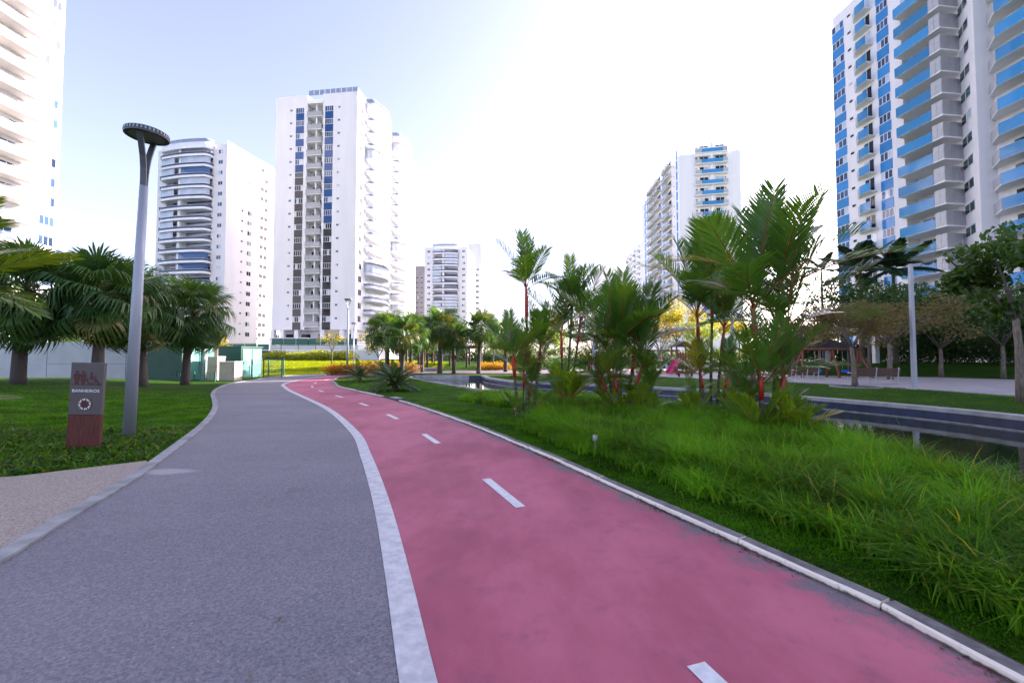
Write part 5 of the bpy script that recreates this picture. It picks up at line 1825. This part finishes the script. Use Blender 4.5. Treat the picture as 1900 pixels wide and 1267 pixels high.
def gallows(label, px_, py, pyt, arm, w=0.085, yaw=0.0, d=None):
    g = land(px_, py) if d is None else at_d(px_, d)
    h = A(px_, pyt, g.y).z - g.z
    t = thing('street_lamp', label, 'street lamp', g, yaw, 'square-post lamps with a flat arm')
    mb = MB()
    b0, b1 = w, w * 0.8
    v = [(x * b, y * b, z) for b, z in ((b0, -0.1), (b1, h)) for x, y in ((-1, -1), (1, -1), (1, 1), (-1, 1))]
    mb.add(v, [(0, 3, 2, 1), (4, 5, 6, 7), (0, 1, 5, 4), (1, 2, 6, 5), (2, 3, 7, 6), (3, 0, 4, 7)])
    mb.build('post', M['pole'], t)
    mb = MB(); mb.bar((0.0, 0, h - 0.07), (arm * 0.55, 0, h + 0.03), 0.12, 0.09)
    mb.build('arm', M['pole'], t)
    mb = MB(); mb.bar((arm * 0.5, 0, h + 0.03), (arm, 0, h + 0.10), 0.3, 0.07)
    mb.build('lamp_head', M['poledark'], t)
    mb = MB(); mb.bbox(-0.24, 0.24, -0.24, 0.24, -0.02, 0.05)
    mb.build('base_plate', M['grey'], t)
    for z in (h - 0.75, h - 1.55):
        MB().bbox(0.06, 0.15, -0.07, 0.07, z, z + 0.16).build('bracket_box', M['greylight'], t)
    return t
gallows('square grey lamp post with a flat arm, on the lawn strip before the plaza', 1697, 722, 490, 1.05)
gallows('slim pale lamp post behind the broad bushy palm clump', 1101, 700, 618, 0.8, 0.07, d=31)
gallows('thin pale lamp post farther back, close right of the slim pale one', 1112, 690, 622, 0.7, 0.05, d=44)
gallows('pale lamp post between the two tallest palm clumps', 1359, 700, 590, 0.8, 0.075, d=29)
gallows('thin pole beyond the pergola, right of the end palm', 894, 680, 634, 0.6, 0.06, d=56)

# --- pale wall behind the left palms: cast panels
def pale_wall():
    ya = 29.5
    xs = [-48, -42.6, -37.2, -31.8, -26.4, -21.0]
    t = thing('garden_wall', 'long pale concrete wall of large panels behind the left palms', 'wall', (-34, ya, hz(-34, ya)))
    for k, (a, b) in enumerate(zip(xs[:-1], xs[1:])):
        if k == 3 or k == 4:
            MB().bbox(a + 0.02 + 34, b - 0.02 + 34, 0, 0.2, -0.5, 1.05, 0.008).build('panel', M['palewall'], t)
            MB().bbox(a + 0.02 + 34, b - 0.02 + 34, 0, 0.2, 1.075, 2.55, 0.008).build('panel', M['palewall'], t)
        else:
            MB().bbox(a + 0.02 + 34, b - 0.02 + 34, 0, 0.2, -0.5, 2.55, 0.008).build('panel', M['palewall'], t)
    MB().box(-14, 13.0, 0.03, 0.17, -0.4, 2.5).build('core', M['border'], t)
    f = thing('picket_fence', 'dark iron picket fence on top of the pale wall at the left', 'fence', (-34, ya + 0.1, hz(-34, ya) + 2.55))
    for k in range(64):
        MB2.append(put('picket', PK, f, (-14 + k * 0.22, 0, 0)))
    MB().box(-14, 0, -0.02, 0.02, 0.15, 0.2).build('rail', M['rubberdark'], f)
    MB().box(-14, 0, -0.02, 0.02, 0.95, 1.0).build('rail', M['rubberdark'], f)
MB2 = []
PK = MB().box(-0.012, 0.012, -0.012, 0.012, 0, 1.15).mesh('picket', M['rubberdark'])
pale_wall()
# brownish slatted wall right of it, sunlit low wall
g = at_d(290, 36)
t = thing('garden_wall', 'low sunlit wall with brown slat screen between the lamp post and the green enclosures', 'wall', (g.x, g.y, g.z))
MB().bbox(-3.0, 5.5, 0, 0.2, -0.4, 0.9, 0.01).build('base_course', M['white'], t)
sl = MB().box(-0.13, 0.13, 0.05, 0.10, 0.9, 2.3).mesh('slat', M['cream'])
for k in range(28):
    put('slat', sl, t, (-2.85 + k * 0.3, 0, 0))

# --- green enclosures, cabinets, mesh fence and gate
def enclosure(label, px_, d, w, dep, h, yaw):
    g = at_d(px_, d)
    t = thing('utility_enclosure', label, 'utility cabinet', (g.x, g.y, g.z), yaw, 'green utility enclosures')
    MB().bbox(-w / 2, w / 2, -dep / 2, dep / 2, -0.2, h, 0.02).build('body', M['green'], t)
    MB().bbox(-w / 2 - 0.06, w / 2 + 0.06, -dep / 2 - 0.06, dep / 2 + 0.06, h + 0.002, h + 0.10, 0.02).build('roof', M['green'], t)
    for k in range(2):
        y0 = -dep / 2 + 0.12 + k * (dep / 2 - 0.10)
        d_ = MB().bbox(w / 2 - 0.01, w / 2 + 0.05, y0, y0 + dep / 2 - 0.16, 0.05, h - 0.12, 0.01).build('door', M['greendoor'], t)
        MB().box(w / 2 + 0.05, w / 2 + 0.055, y0 + 0.3, y0 + 0.62, h * 0.62, h * 0.62 + 0.3).build('notice', M['white'], d_)
        MB().box(w / 2 + 0.05, w / 2 + 0.09, y0 + 0.06, y0 + 0.1, h * 0.45, h * 0.55).build('handle', M['grey'], d_)
    MB().box(-w / 2 + 0.2, w / 2 + 0.3, -dep / 2 - 0.28, -dep / 2 - 0.22, -0.1, 0.3).build('kick_rail', M['green'], t)
    return t
enclosure('dark green utility enclosure with pale notices on its doors, behind the slim fan palm', 338, 29.5, 2.6, 2.6, 2.25, R(-8))
enclosure('smaller dark green enclosure with open mint door, right of the cream cabinets', 447, 33.5, 1.9, 2.2, 2.3, R(-8))
for px_, d, w, h, lab in ((402, 29.5, 0.75, 1.55, 'narrow cream metal cabinet between the two green enclosures'), (429, 29.0, 1.15, 1.22, 'low wide cream cabinet right of the narrow one')):
    g = at_d(px_, d)
    t = thing('utility_cabinet', lab, 'utility cabinet', (g.x, g.y, g.z), R(-8))
    MB().bbox(-w / 2, w / 2, -0.35, 0.35, -0.1, h, 0.015).build('body', M['cream'], t)
    MB().bbox(-w / 2 - 0.03, w / 2 + 0.03, -0.38, 0.38, h + 0.001, h + 0.06, 0.02).build('lid', M['white'], t)
    d_ = MB().bbox(-w / 2 + 0.06, w / 2 - 0.06, -0.375, -0.34, 0.05, h - 0.08, 0.008).build('door', M['cream'], t)
    MB().box(w / 2 - 0.16, w / 2 - 0.13, -0.40, -0.37, h * 0.5, h * 0.62).build('handle', M['grey'], d_)
    MB().box(-w / 2 - 0.04, w / 2 + 0.04, -0.40, 0.40, -0.2, 0.04).build('plinth', M['concrete'], t)

def mesh_fence(label, pts, h, step=2.4, cat='fence', name='mesh_fence'):
    """green welded-mesh fence: posts, three rails and thin wires"""
    a = pts[0]
    t = thing(name, label, cat, tuple(a))
    L = resample(np.array([(p.x, p.y) for p in pts]), max(2, int(sum((q - p).length for p, q in zip(pts[:-1], pts[1:])) / step) + 1))
    pm = MBX('fpost%.2f' % h, lambda: MB().box(-0.035, 0.035, -0.035, 0.035, -0.2, h + 0.08).mesh('post', M['greenfence']))
    for x, y in L:
        put('post', pm, t, (x - a.x, y - a.y, hz(x, y) - a.z))
    mb = MB()
    for (x, y), (x2, y2) in zip(L[:-1], L[1:]):
        z, z2 = hz(x, y) - a.z, hz(x2, y2) - a.z
        for q in (0.05, 0.25, 0.5, 0.75, 1.0):
            mb.bar((x - a.x, y - a.y, z + h * q), (x2 - a.x, y2 - a.y, z2 + h * q), 0.014)
        nw = max(4, int(math.hypot(x2 - x, y2 - y) / 0.16))
        for k in range(1, nw):
            q = k / nw
            xx, yy, zz = x + (x2 - x) * q - a.x, y + (y2 - y) * q - a.y, z + (z2 - z) * q
            mb.bar((xx, yy, zz + 0.04), (xx, yy, zz + h), 0.008)
    o = mb.build('wire_mesh', M['greenfence'], t)
    o['kind'] = 'stuff'
    return t
mesh_fence('green mesh fence with thin posts at the small enclosure, on the sunlit lawn', [D(468, 31.5), D(489, 33.0), D(527, 36.0)], 1.35, 1.8)
t = mesh_fence('green mesh fence running from the pale wall to the enclosures', [D(300, 31), D(330, 27.8), D(400, 27.3)], 0.55, 1.3)
g = at_d(507, 33.2)
gt = thing('mesh_gate', 'small green mesh gate with square frame standing at the fence end', 'gate', (g.x, g.y, g.z), R(20))
for x in (-0.62, 0.62):
    MB().box(x - 0.04, x + 0.04, -0.04, 0.04, -0.1, 1.5).build('post', M['greenfence'], gt)
for z in (0.12, 1.38):
    MB().box(-0.57, 0.57, -0.025, 0.025, z, z + 0.06).build('rail', M['greenfence'], gt)
mb = MB()
for k in range(11):
    mb.box(-0.52 + k * 0.104, -0.51 + k * 0.104, -0.006, 0.006, 0.18, 1.38)
mb.build('wire_mesh', M['greenfence'], gt)

# --- white boundary wall with the green fence on it, below the towers
ya = 64.0
x0, x1 = (405 - CX) / F * ya, (690 - CX) / F * ya
t = thing('boundary_wall', 'long low white wall at the foot of the towers, behind the lime hedge', 'wall', (x0, ya, hz(x0, ya)))
k, x = 0, 0.0
while x < x1 - x0:
    MB().bbox(x, x + 2.96, 0, 0.2, -0.5, 1.55, 0.01).build('panel', M['white'], t, (0, 0, 0))
    x += 3.0
f = thing('mesh_fence', 'green posts and top rail of the fence behind the long white wall', 'fence', (x0 - 4, ya + 0.6, hz(x0, ya)), 0)
x = 0.0
while x < x1 - x0 + 4:
    MB().box(-0.04, 0.04, -0.04, 0.04, 0, 2.5).build('post', M['greenfence'], f, (x, 0, 0))
    x += 2.6
for z in (1.75, 2.1, 2.45):
    MB().box(0, x1 - x0 + 4, -0.02, 0.02, z, z + 0.05).build('rail', M['greenfence'], f)
# podium edge with green glass under the left tower
x0, x1 = (405 - CX) / F * 84, (500 - CX) / F * 84
t = thing('podium', 'podium terrace with green glass parapet between the two big left towers', 'terrace', (x0, 84, 1.1))
MB().box(-20, x1 - x0, 0, 10, 0, 1.7).build('wall', M['wallfar'], t)
gp_ = MB().box(-1.15, 1.15, -0.05, 0.0, 0, 1.3).mesh('glass_panel', M['greenfence'])
for k in range(10):
    put('glass_panel', gp_, t, (x1 - x0 - 1.2 - k * 2.4, -0.02, 1.75))
x0, x1 = (500 - CX) / F * 86, (664 - CX) / F * 86
t = thing('podium', 'podium wall under the tallest white tower', 'terrace', (x0, 86, 1.1))
MB().box(0.3, x1 - x0, 0, 16, 0, 2.9).build('wall', M['wallfar'], t)
for k in range(7):
    put('glass_panel', gp_, t, (1.6 + k * 2.45, -0.02, 2.92))

# --- white cars parked beyond the enclosures
def car_meshes():
    prof = [(-2.05, 0.30), (-2.1, 0.62), (-1.95, 0.86), (-1.25, 0.95), (-0.72, 1.40), (0.35, 1.47), (1.15, 1.36), (1.75, 0.98), (2.05, 0.92), (2.12, 0.55), (2.05, 0.30)]
    b = MB()
    n = len(prof)
    for w, s_ in ((0.84, 1),):
        v = [(x, -w if z < 1.0 else -w * 0.80, z) for x, z in prof] + [(x, w if z < 1.0 else w * 0.80, z) for x, z in prof]
        f = [(i, (i + 1) % n, n + (i + 1) % n, n + i) for i in range(n)] + [tuple(range(n - 1, -1, -1)), tuple(range(n, 2 * n))]
        b.add(v, f)
    g = MB()
    for s_ in (-1, 1):
        y0, y1 = s_ * 0.85, s_ * 0.70
        g.add([(-1.05, y0, 0.98), (1.45, y0, 0.98), (1.02, y1, 1.33), (-0.62, y1, 1.36)], [(0, 1, 2, 3)])
    g.add([(-1.27, -0.66, 0.98), (-1.27, 0.66, 0.98), (-0.78, 0.6, 1.385), (-0.78, -0.6, 1.385)], [(0, 1, 2, 3)])
    w = MB(); w.tube([(0, -0.1, 0), (0, 0.1, 0)], [0.31, 0.31], 18)
    r = MB(); r.tube([(0, -0.11, 0), (0, 0.11, 0)], [0.19, 0.19], 12)
    l = MB().box(-0.04, 0.04, -0.16, 0.16, -0.07, 0.07)
    return b.mesh('car_body', M['carpaint']), g.mesh('windows', M['panedark']), w.mesh('wheel', M['tyre']), r.mesh('rim', M['greylight']), l.mesh('headlight', M['curtain'])
CM = car_meshes()
for px_, d, yaw, lab in ((405, 47, R(35), 'white car glimpsed between the two green enclosures'), (491, 61.5, R(15), 'pale car parked by the white wall, right of the small enclosure')):
    g = at_d(px_, d)
    t = thing('parked_car', lab, 'car', g, yaw)
    put('car_body', CM[0], t); put('windows', CM[1], t)
    for x in (-1.3, 1.3):
        for y in (-0.78, 0.78):
            w = put('wheel', CM[2], t, (x, y, 0.31)); put('rim', CM[3], w)
    for y in (-0.6, 0.6):
        put('headlight', CM[4], t, (-2.08, y, 0.68))

# --- timber pergola by the pond
def pergola(label, pxs, d, h, dep):
    g = at_d(pxs[0], d)
    t = thing('pergola', label, 'pergola', g)
    h = A(pxs[0], 646, d).z - g.z
    xs = [(p - CX) / F * d - g.x for p in pxs]
    post = MB().box(-0.11, 0.11, -0.11, 0.11, -0.1, h).mesh('post', M['wood'])
    for x in xs:
        for y in (0, dep):
            put('post', post, t, (x, y, hz(g.x + x, d + y) - g.z))
    for y in (-0.0, dep):
        MB().box(xs[0] - 0.3, xs[-1] + 0.3, y - 0.07, y + 0.07, h, h + 0.28).build('beam', M['wood'], t)
    raf = MB().box(-0.05, 0.05, -0.45, dep + 0.45, h + 0.28, h + 0.46).mesh('rafter', M['wood'])
    x = xs[0] - 0.1
    while x < xs[-1] + 0.2:
        put('rafter', raf, t, (x, 0, 0))
        x += 0.62
pergola('dark timber pergola on square posts behind the pond palms, left half', (742, 777, 793), 50, 2.35, 3.2)
pergola('dark timber pergola right of the pale-trunked palm, long beam to the end palm', (835, 866, 888), 51, 2.3, 3.2)
# painted block bench
g = at_d(764, 47)
t = thing('painted_bench', 'low block bench with yellow, red, white and violet painted ends', 'bench', g)
for k, mm in enumerate(('white', 'yellow', 'redpaint', 'white', 'lilac')):
    MB().bbox(-1.1 + k * 0.45, -1.1 + k * 0.45 + 0.43, -0.25, 0.25, 0, 0.75, 0.02).build('block', M[mm], t)
MB().bbox(1.2, 3.0, -0.3, 0.4, -0.05, 0.42, 0.02).build('seat', M['concrete'], t)
g = at_d(832, 58)
t = thing('white_screen', 'white panel screen standing under the pergola shade', 'screen', g)
MB().bbox(-0.9, 0.9, -0.05, 0.05, 0.9, 2.3, 0.02).build('panel', M['white'], t)
for x in (-0.8, 0.8):
    MB().box(x - 0.04, x + 0.04, 0.06, 0.12, -0.1, 2.2).build('leg', M['grey'], t)

# --- playground
def swing_set():
    g = at_d(1535, 33)
    t = thing('swing_set', 'red timber swing set with two blue seats under the thatched roof', 'swing', g, R(-6))
    h, w = 2.15, 1.75
    for x in (-w, 0.35, w + 0.4):
        for sg in (-1, 1):
            mb = MB(); mb.tube([(x + (-0.55 if x < 0 else 0.5 if x > 1 else 0), sg * 0.85, -0.1), (x, 0, h)], [0.085, 0.075], 9)
            mb.build('leg', M['woodred'], t)
    mb = MB(); mb.tube([(-w - 0.25, 0, h + 0.03), (w + 0.65, 0, h + 0.03)], [0.085, 0.085], 10)
    mb.build('top_beam', M['woodred'], t)
    for x in (-0.7, 1.25):
        s_ = MB().bbox(-0.24, 0.24, -0.11, 0.11, 0.42, 0.60, 0.03).build('seat', M['blueplastic'], t, (x, 0, 0))
        for q in (-0.2, 0.2):
            MB().tube([(q, 0, 0.6), (q, 0, h)], [0.012, 0.012], 5).build('rope', M['grey'], s_)
swing_set()
def kiosk():
    g = at_d(1500, 37)
    t = thing('thatched_shelter', 'dark thatched shelter roof behind the swings', 'shelter', g)
    for x in (-2.2, 2.2):
        for y in (-1.6, 1.6):
            MB().tube([(x, y, -0.1), (x, y, 2.4)], [0.09, 0.09], 8).build('post', M['wood'], t)
    mb = MB()
    mb.add([(-3, -2.3, 2.15), (3, -2.3, 2.15), (3, 2.3, 2.15), (-3, 2.3, 2.15), (-1.1, 0, 3.35), (1.1, 0, 3.35)], [(0, 1, 5, 4), (1, 2, 5), (2, 3, 4, 5), (3, 0, 4), (3, 2, 1, 0)])
    mb.build('roof', M['roofdark'], t)
kiosk()
def slide():
    g = at_d(1262, 39)
    t = thing('play_tower', 'timber play tower with a pink plastic slide beyond the plaza', 'play tower', g)
    for x in (-0.55, 0.75):
        for y in (-0.6, 0.6):
            MB().tube([(x, y, -0.1), (x, y, 2.5)], [0.075, 0.075], 8).build('post', M['woodred'], t)
    MB().box(-0.6, 0.8, -0.65, 0.65, 1.2, 1.28).build('deck', M['woodred'], t)
    for k in range(6):
        MB().box(-0.56 + k * 0.235, -0.40 + k * 0.235, -0.68, -0.64, 1.32, 2.0).build('plank', M['woodred'], t)
    mb = MB()
    P_ = [(-0.6, 1.3), (-0.9, 1.22), (-1.5, 0.62), (-1.95, 0.28), (-2.3, 0.22)]
    v, f = [], []
    for x, z in P_:
        v += [(x, -0.32, z + 0.24), (x, -0.26, z), (x, 0.26, z), (x, 0.32, z + 0.24), (x, 0.34, z + 0.22), (x, 0.27, z - 0.06), (x, -0.27, z - 0.06), (x, -0.34, z + 0.22)]
    for k in range(len(P_) - 1):
        for j in range(8):
            f.append((k * 8 + j, k * 8 + (j + 1) % 8, k * 8 + 8 + (j + 1) % 8, k * 8 + 8 + j))
    f += [tuple(range(7, -1, -1)), tuple(range((len(P_) - 1) * 8, len(P_) * 8))]
    mb.add(v, f)
    sl_ = mb.build('slide', M['magenta'], t, (0, -0.35, 0), (0, 0, R(42)))
    mb = MB()
    mb.add([(-0.75, -0.75, 2.5), (0.95, -0.75, 2.5), (0.95, 0.75, 2.5), (-0.75, 0.75, 2.5), (0.1, -0.75, 3.0), (0.1, 0.75, 3.0)], [(0, 4, 5, 3), (1, 2, 5, 4), (0, 1, 4), (2, 3, 5), (3, 2, 1, 0)])
    mb.build('roof', M['wood'], t)
    for k in range(5):
        MB().tube([(0.85 + 0.13 * (4 - k) * 1.2, -0.4, 0.12 + k * 0.25), (0.85 + 0.13 * (4 - k) * 1.2, 0.4, 0.12 + k * 0.25)], [0.03, 0.03], 6).build('rung', M['wood'], t)
    g2 = at_d(1228, 42)
    s = thing('swing_set', 'dark timber swing frame left of the pink slide', 'swing', g2)
    for x in (-1.5, 1.5):
        for sg in (-1, 1):
            MB().tube([(x + (0.3 if x > 0 else -0.3), sg * 0.8, -0.1), (x, 0, 2.2)], [0.07, 0.06], 8).build('leg', M['wood'], s)
    MB().tube([(-1.7, 0, 2.22), (1.7, 0, 2.22)], [0.07, 0.07], 8).build('top_beam', M['wood'], s)
    for x in (-0.6, 0.6):
        st = MB().box(-0.22, 0.22, -0.1, 0.1, 0.5, 0.55).build('seat', M['tyre'], s, (x, 0, 0))
        for q in (-0.2, 0.2):
            MB().tube([(q, 0, 0.55), (q, 0, 2.2)], [0.012, 0.012], 5).build('rope', M['grey'], st)
slide()
def rocker(label, px_, d, mat, yaw):
    g = at_d(px_, d)
    t = thing('spring_rider', label, 'play animal', g, yaw)
    mb = MB()
    mb.tube([(0.02 * math.cos(k * 0.9), 0.02 * math.sin(k * 0.9), 0.02 + k * 0.016) for k in range(18)], 0.07, 7)
    mb.build('spring', M['rubberdark'], t)
    mb = MB()
    prof = [(-0.42, 0.32), (-0.46, 0.55), (-0.30, 0.52), (-0.12, 0.48), (0.12, 0.50), (0.26, 0.68), (0.36, 0.86), (0.52, 0.84), (0.56, 0.72), (0.42, 0.66), (0.36, 0.40), (0.22, 0.30), (-0.2, 0.28)]
    n = len(prof)
    mb.add([(x, -0.09, z) for x, z in prof] + [(x, 0.09, z) for x, z in prof], [(i, (i + 1) % n, n + (i + 1) % n, n + i) for i in range(n)] + [tuple(range(n - 1, -1, -1)), tuple(range(n, 2 * n))])
    mb.build('animal_body', M[mat], t)
    MB().tube([(0.28, -0.2, 0.68), (0.28, 0.2, 0.68)], [0.02, 0.02], 6).build('handlebar', M['grey'], t)
    MB().box(-0.2, 0.06, -0.14, 0.14, 0.49, 0.53).build('seat', M['rubberdark'], t)
rocker('brown timber rocking animal on the plaza just before the slide', 1259, 34, 'woodred', R(200))
rocker('orange-brown rocking animal right of the slide, by the tall narrow clump', 1283, 35, 'woodred', R(10))
rocker('lilac play rider left of the pink slide', 1240, 44, 'lilac', R(100))
rocker('yellow play rider on the far sunlit grass', 1216, 50, 'yellow', R(60))
# timber climbing frame seen between the middle clumps
g = at_d(1117, 36)
t = thing('climbing_frame', 'brown timber climbing frame with horizontal rails behind the middle clumps', 'climbing frame', g)
for x in (-1.1, 0.05, 1.2, 2.6):
    MB().box(x - 0.07, x + 0.07, -0.07, 0.07, -0.1, 2.0).build('post', M['wood'], t)
for z in (1.1, 1.5, 1.92):
    MB().box(-1.15, 2.65, -0.10, -0.07, z, z + 0.09).build('rail', M['wood'], t)
MB().add([(-1.0, -0.5, 0.0), (-0.1, -0.5, 0.0), (-0.1, 0.6, 0.95), (-1.0, 0.6, 0.95), (-1.0, -0.5, -0.06), (-0.1, -0.5, -0.06), (-0.1, 0.6, 0.87), (-1.0, 0.6, 0.87)], [(0, 1, 2, 3), (7, 6, 5, 4), (0, 4, 5, 1), (1, 5, 6, 2), (2, 6, 7, 3), (3, 7, 4, 0)]).build('ramp', M['woodred'], t)
# long bench facing the lawn
def bench(label, px_, d, w, yaw, mat='wood', n=3):
    g = at_d(px_, d)
    t = thing('park_bench', label, 'bench', (g.x, g.y, 0.02), yaw)
    for k in range(4):
        MB().bbox(-w / 2, w / 2, -0.24 + k * 0.12, -0.14 + k * 0.12, 0.42, 0.46, 0.006).build('seat_slat', M[mat], t)
    for k in range(4):
        MB().bbox(-w / 2, w / 2, 0.26 + k * 0.018, 0.295 + k * 0.018, 0.50 + k * 0.105, 0.595 + k * 0.105, 0.006).build('back_slat', M[mat], t)
    for x in [(-w / 2 + 0.12) + (w - 0.24) * k / (n - 1) for k in range(n)]:
        mb = MB()
        mb.bar((x, -0.22, 0.0), (x, -0.22, 0.42), 0.05)
        mb.bar((x, 0.22, 0.0), (x, 0.36, 0.95), 0.05)
        mb.bar((x, -0.24, 0.40), (x, 0.25, 0.40), 0.05)
        mb.bar((x, -0.24, 0.62), (x, 0.28, 0.62), 0.05)
        mb.build('leg', M['greylight'], t)
    return t
bench('long dark slatted double bench beside the bronze tree on the plaza', 1617, 25.2, 2.6, R(175))
bench('dark bench far left of the swings, by the shelter', 1492, 31, 1.8, R(178))
# round planting pit of the bronze tree
g = at_d(1585, 22.5)
t = thing('tree_pit', 'round soil pit with stone rim under the bronze tree', 'tree pit', (g.x, g.y, 0.02))
n = 28
mb = MB(); mb.add([(1.0 * math.cos(2 * math.pi * k / n), 1.0 * math.sin(2 * math.pi * k / n), 0.012) for k in range(n)], [tuple(range(n))])
mb.build('soil', M['soil'], t)
for k in range(14):
    a0, a1 = 2 * math.pi * k / 14 + 0.01, 2 * math.pi * (k + 1) / 14 - 0.01
    MB().prism([(r_ * math.cos(a), r_ * math.sin(a)) for r_, a in ((1.0, a0), (1.13, a0), (1.13, a1), (1.0, a1))], -0.02, 0.05).build('rim_stone', M['border'], t)
# kerb of the plaza edge
strip('plaza_kerb', cat[(cat[:, 1] < 38) & (cat[:, 0] < 24)][::1], offset(cat[(cat[:, 1] < 38) & (cat[:, 0] < 24)], -0.12), 0.045, M['border'], thick=0.06)
# garden spike lights
def spike(label, px_, py, h):
    g = land(px_, py)
    t = thing('garden_light', label, 'garden light', g, 0, 'small spike lights along the bed')
    MB().tube([(0, 0, -0.05), (0, 0, h)], [0.016, 0.016], 7).build('spike', M['border'], t)
    MB().tube([(0, 0, h), (0, 0, h + 0.02), (0, 0, h + 0.10)], [0.03, 0.045, 0.04], 10).build('head', M['grey'], t)
spike('small grey spike light on the short lawn beside the slender clump', 957, 772, 0.16)
spike('small grey spike light at the front rim of the long grass', 1105, 842, 0.20)
spike('small spike light at the water edge behind the long grass, right', 1708, 800, 0.45)
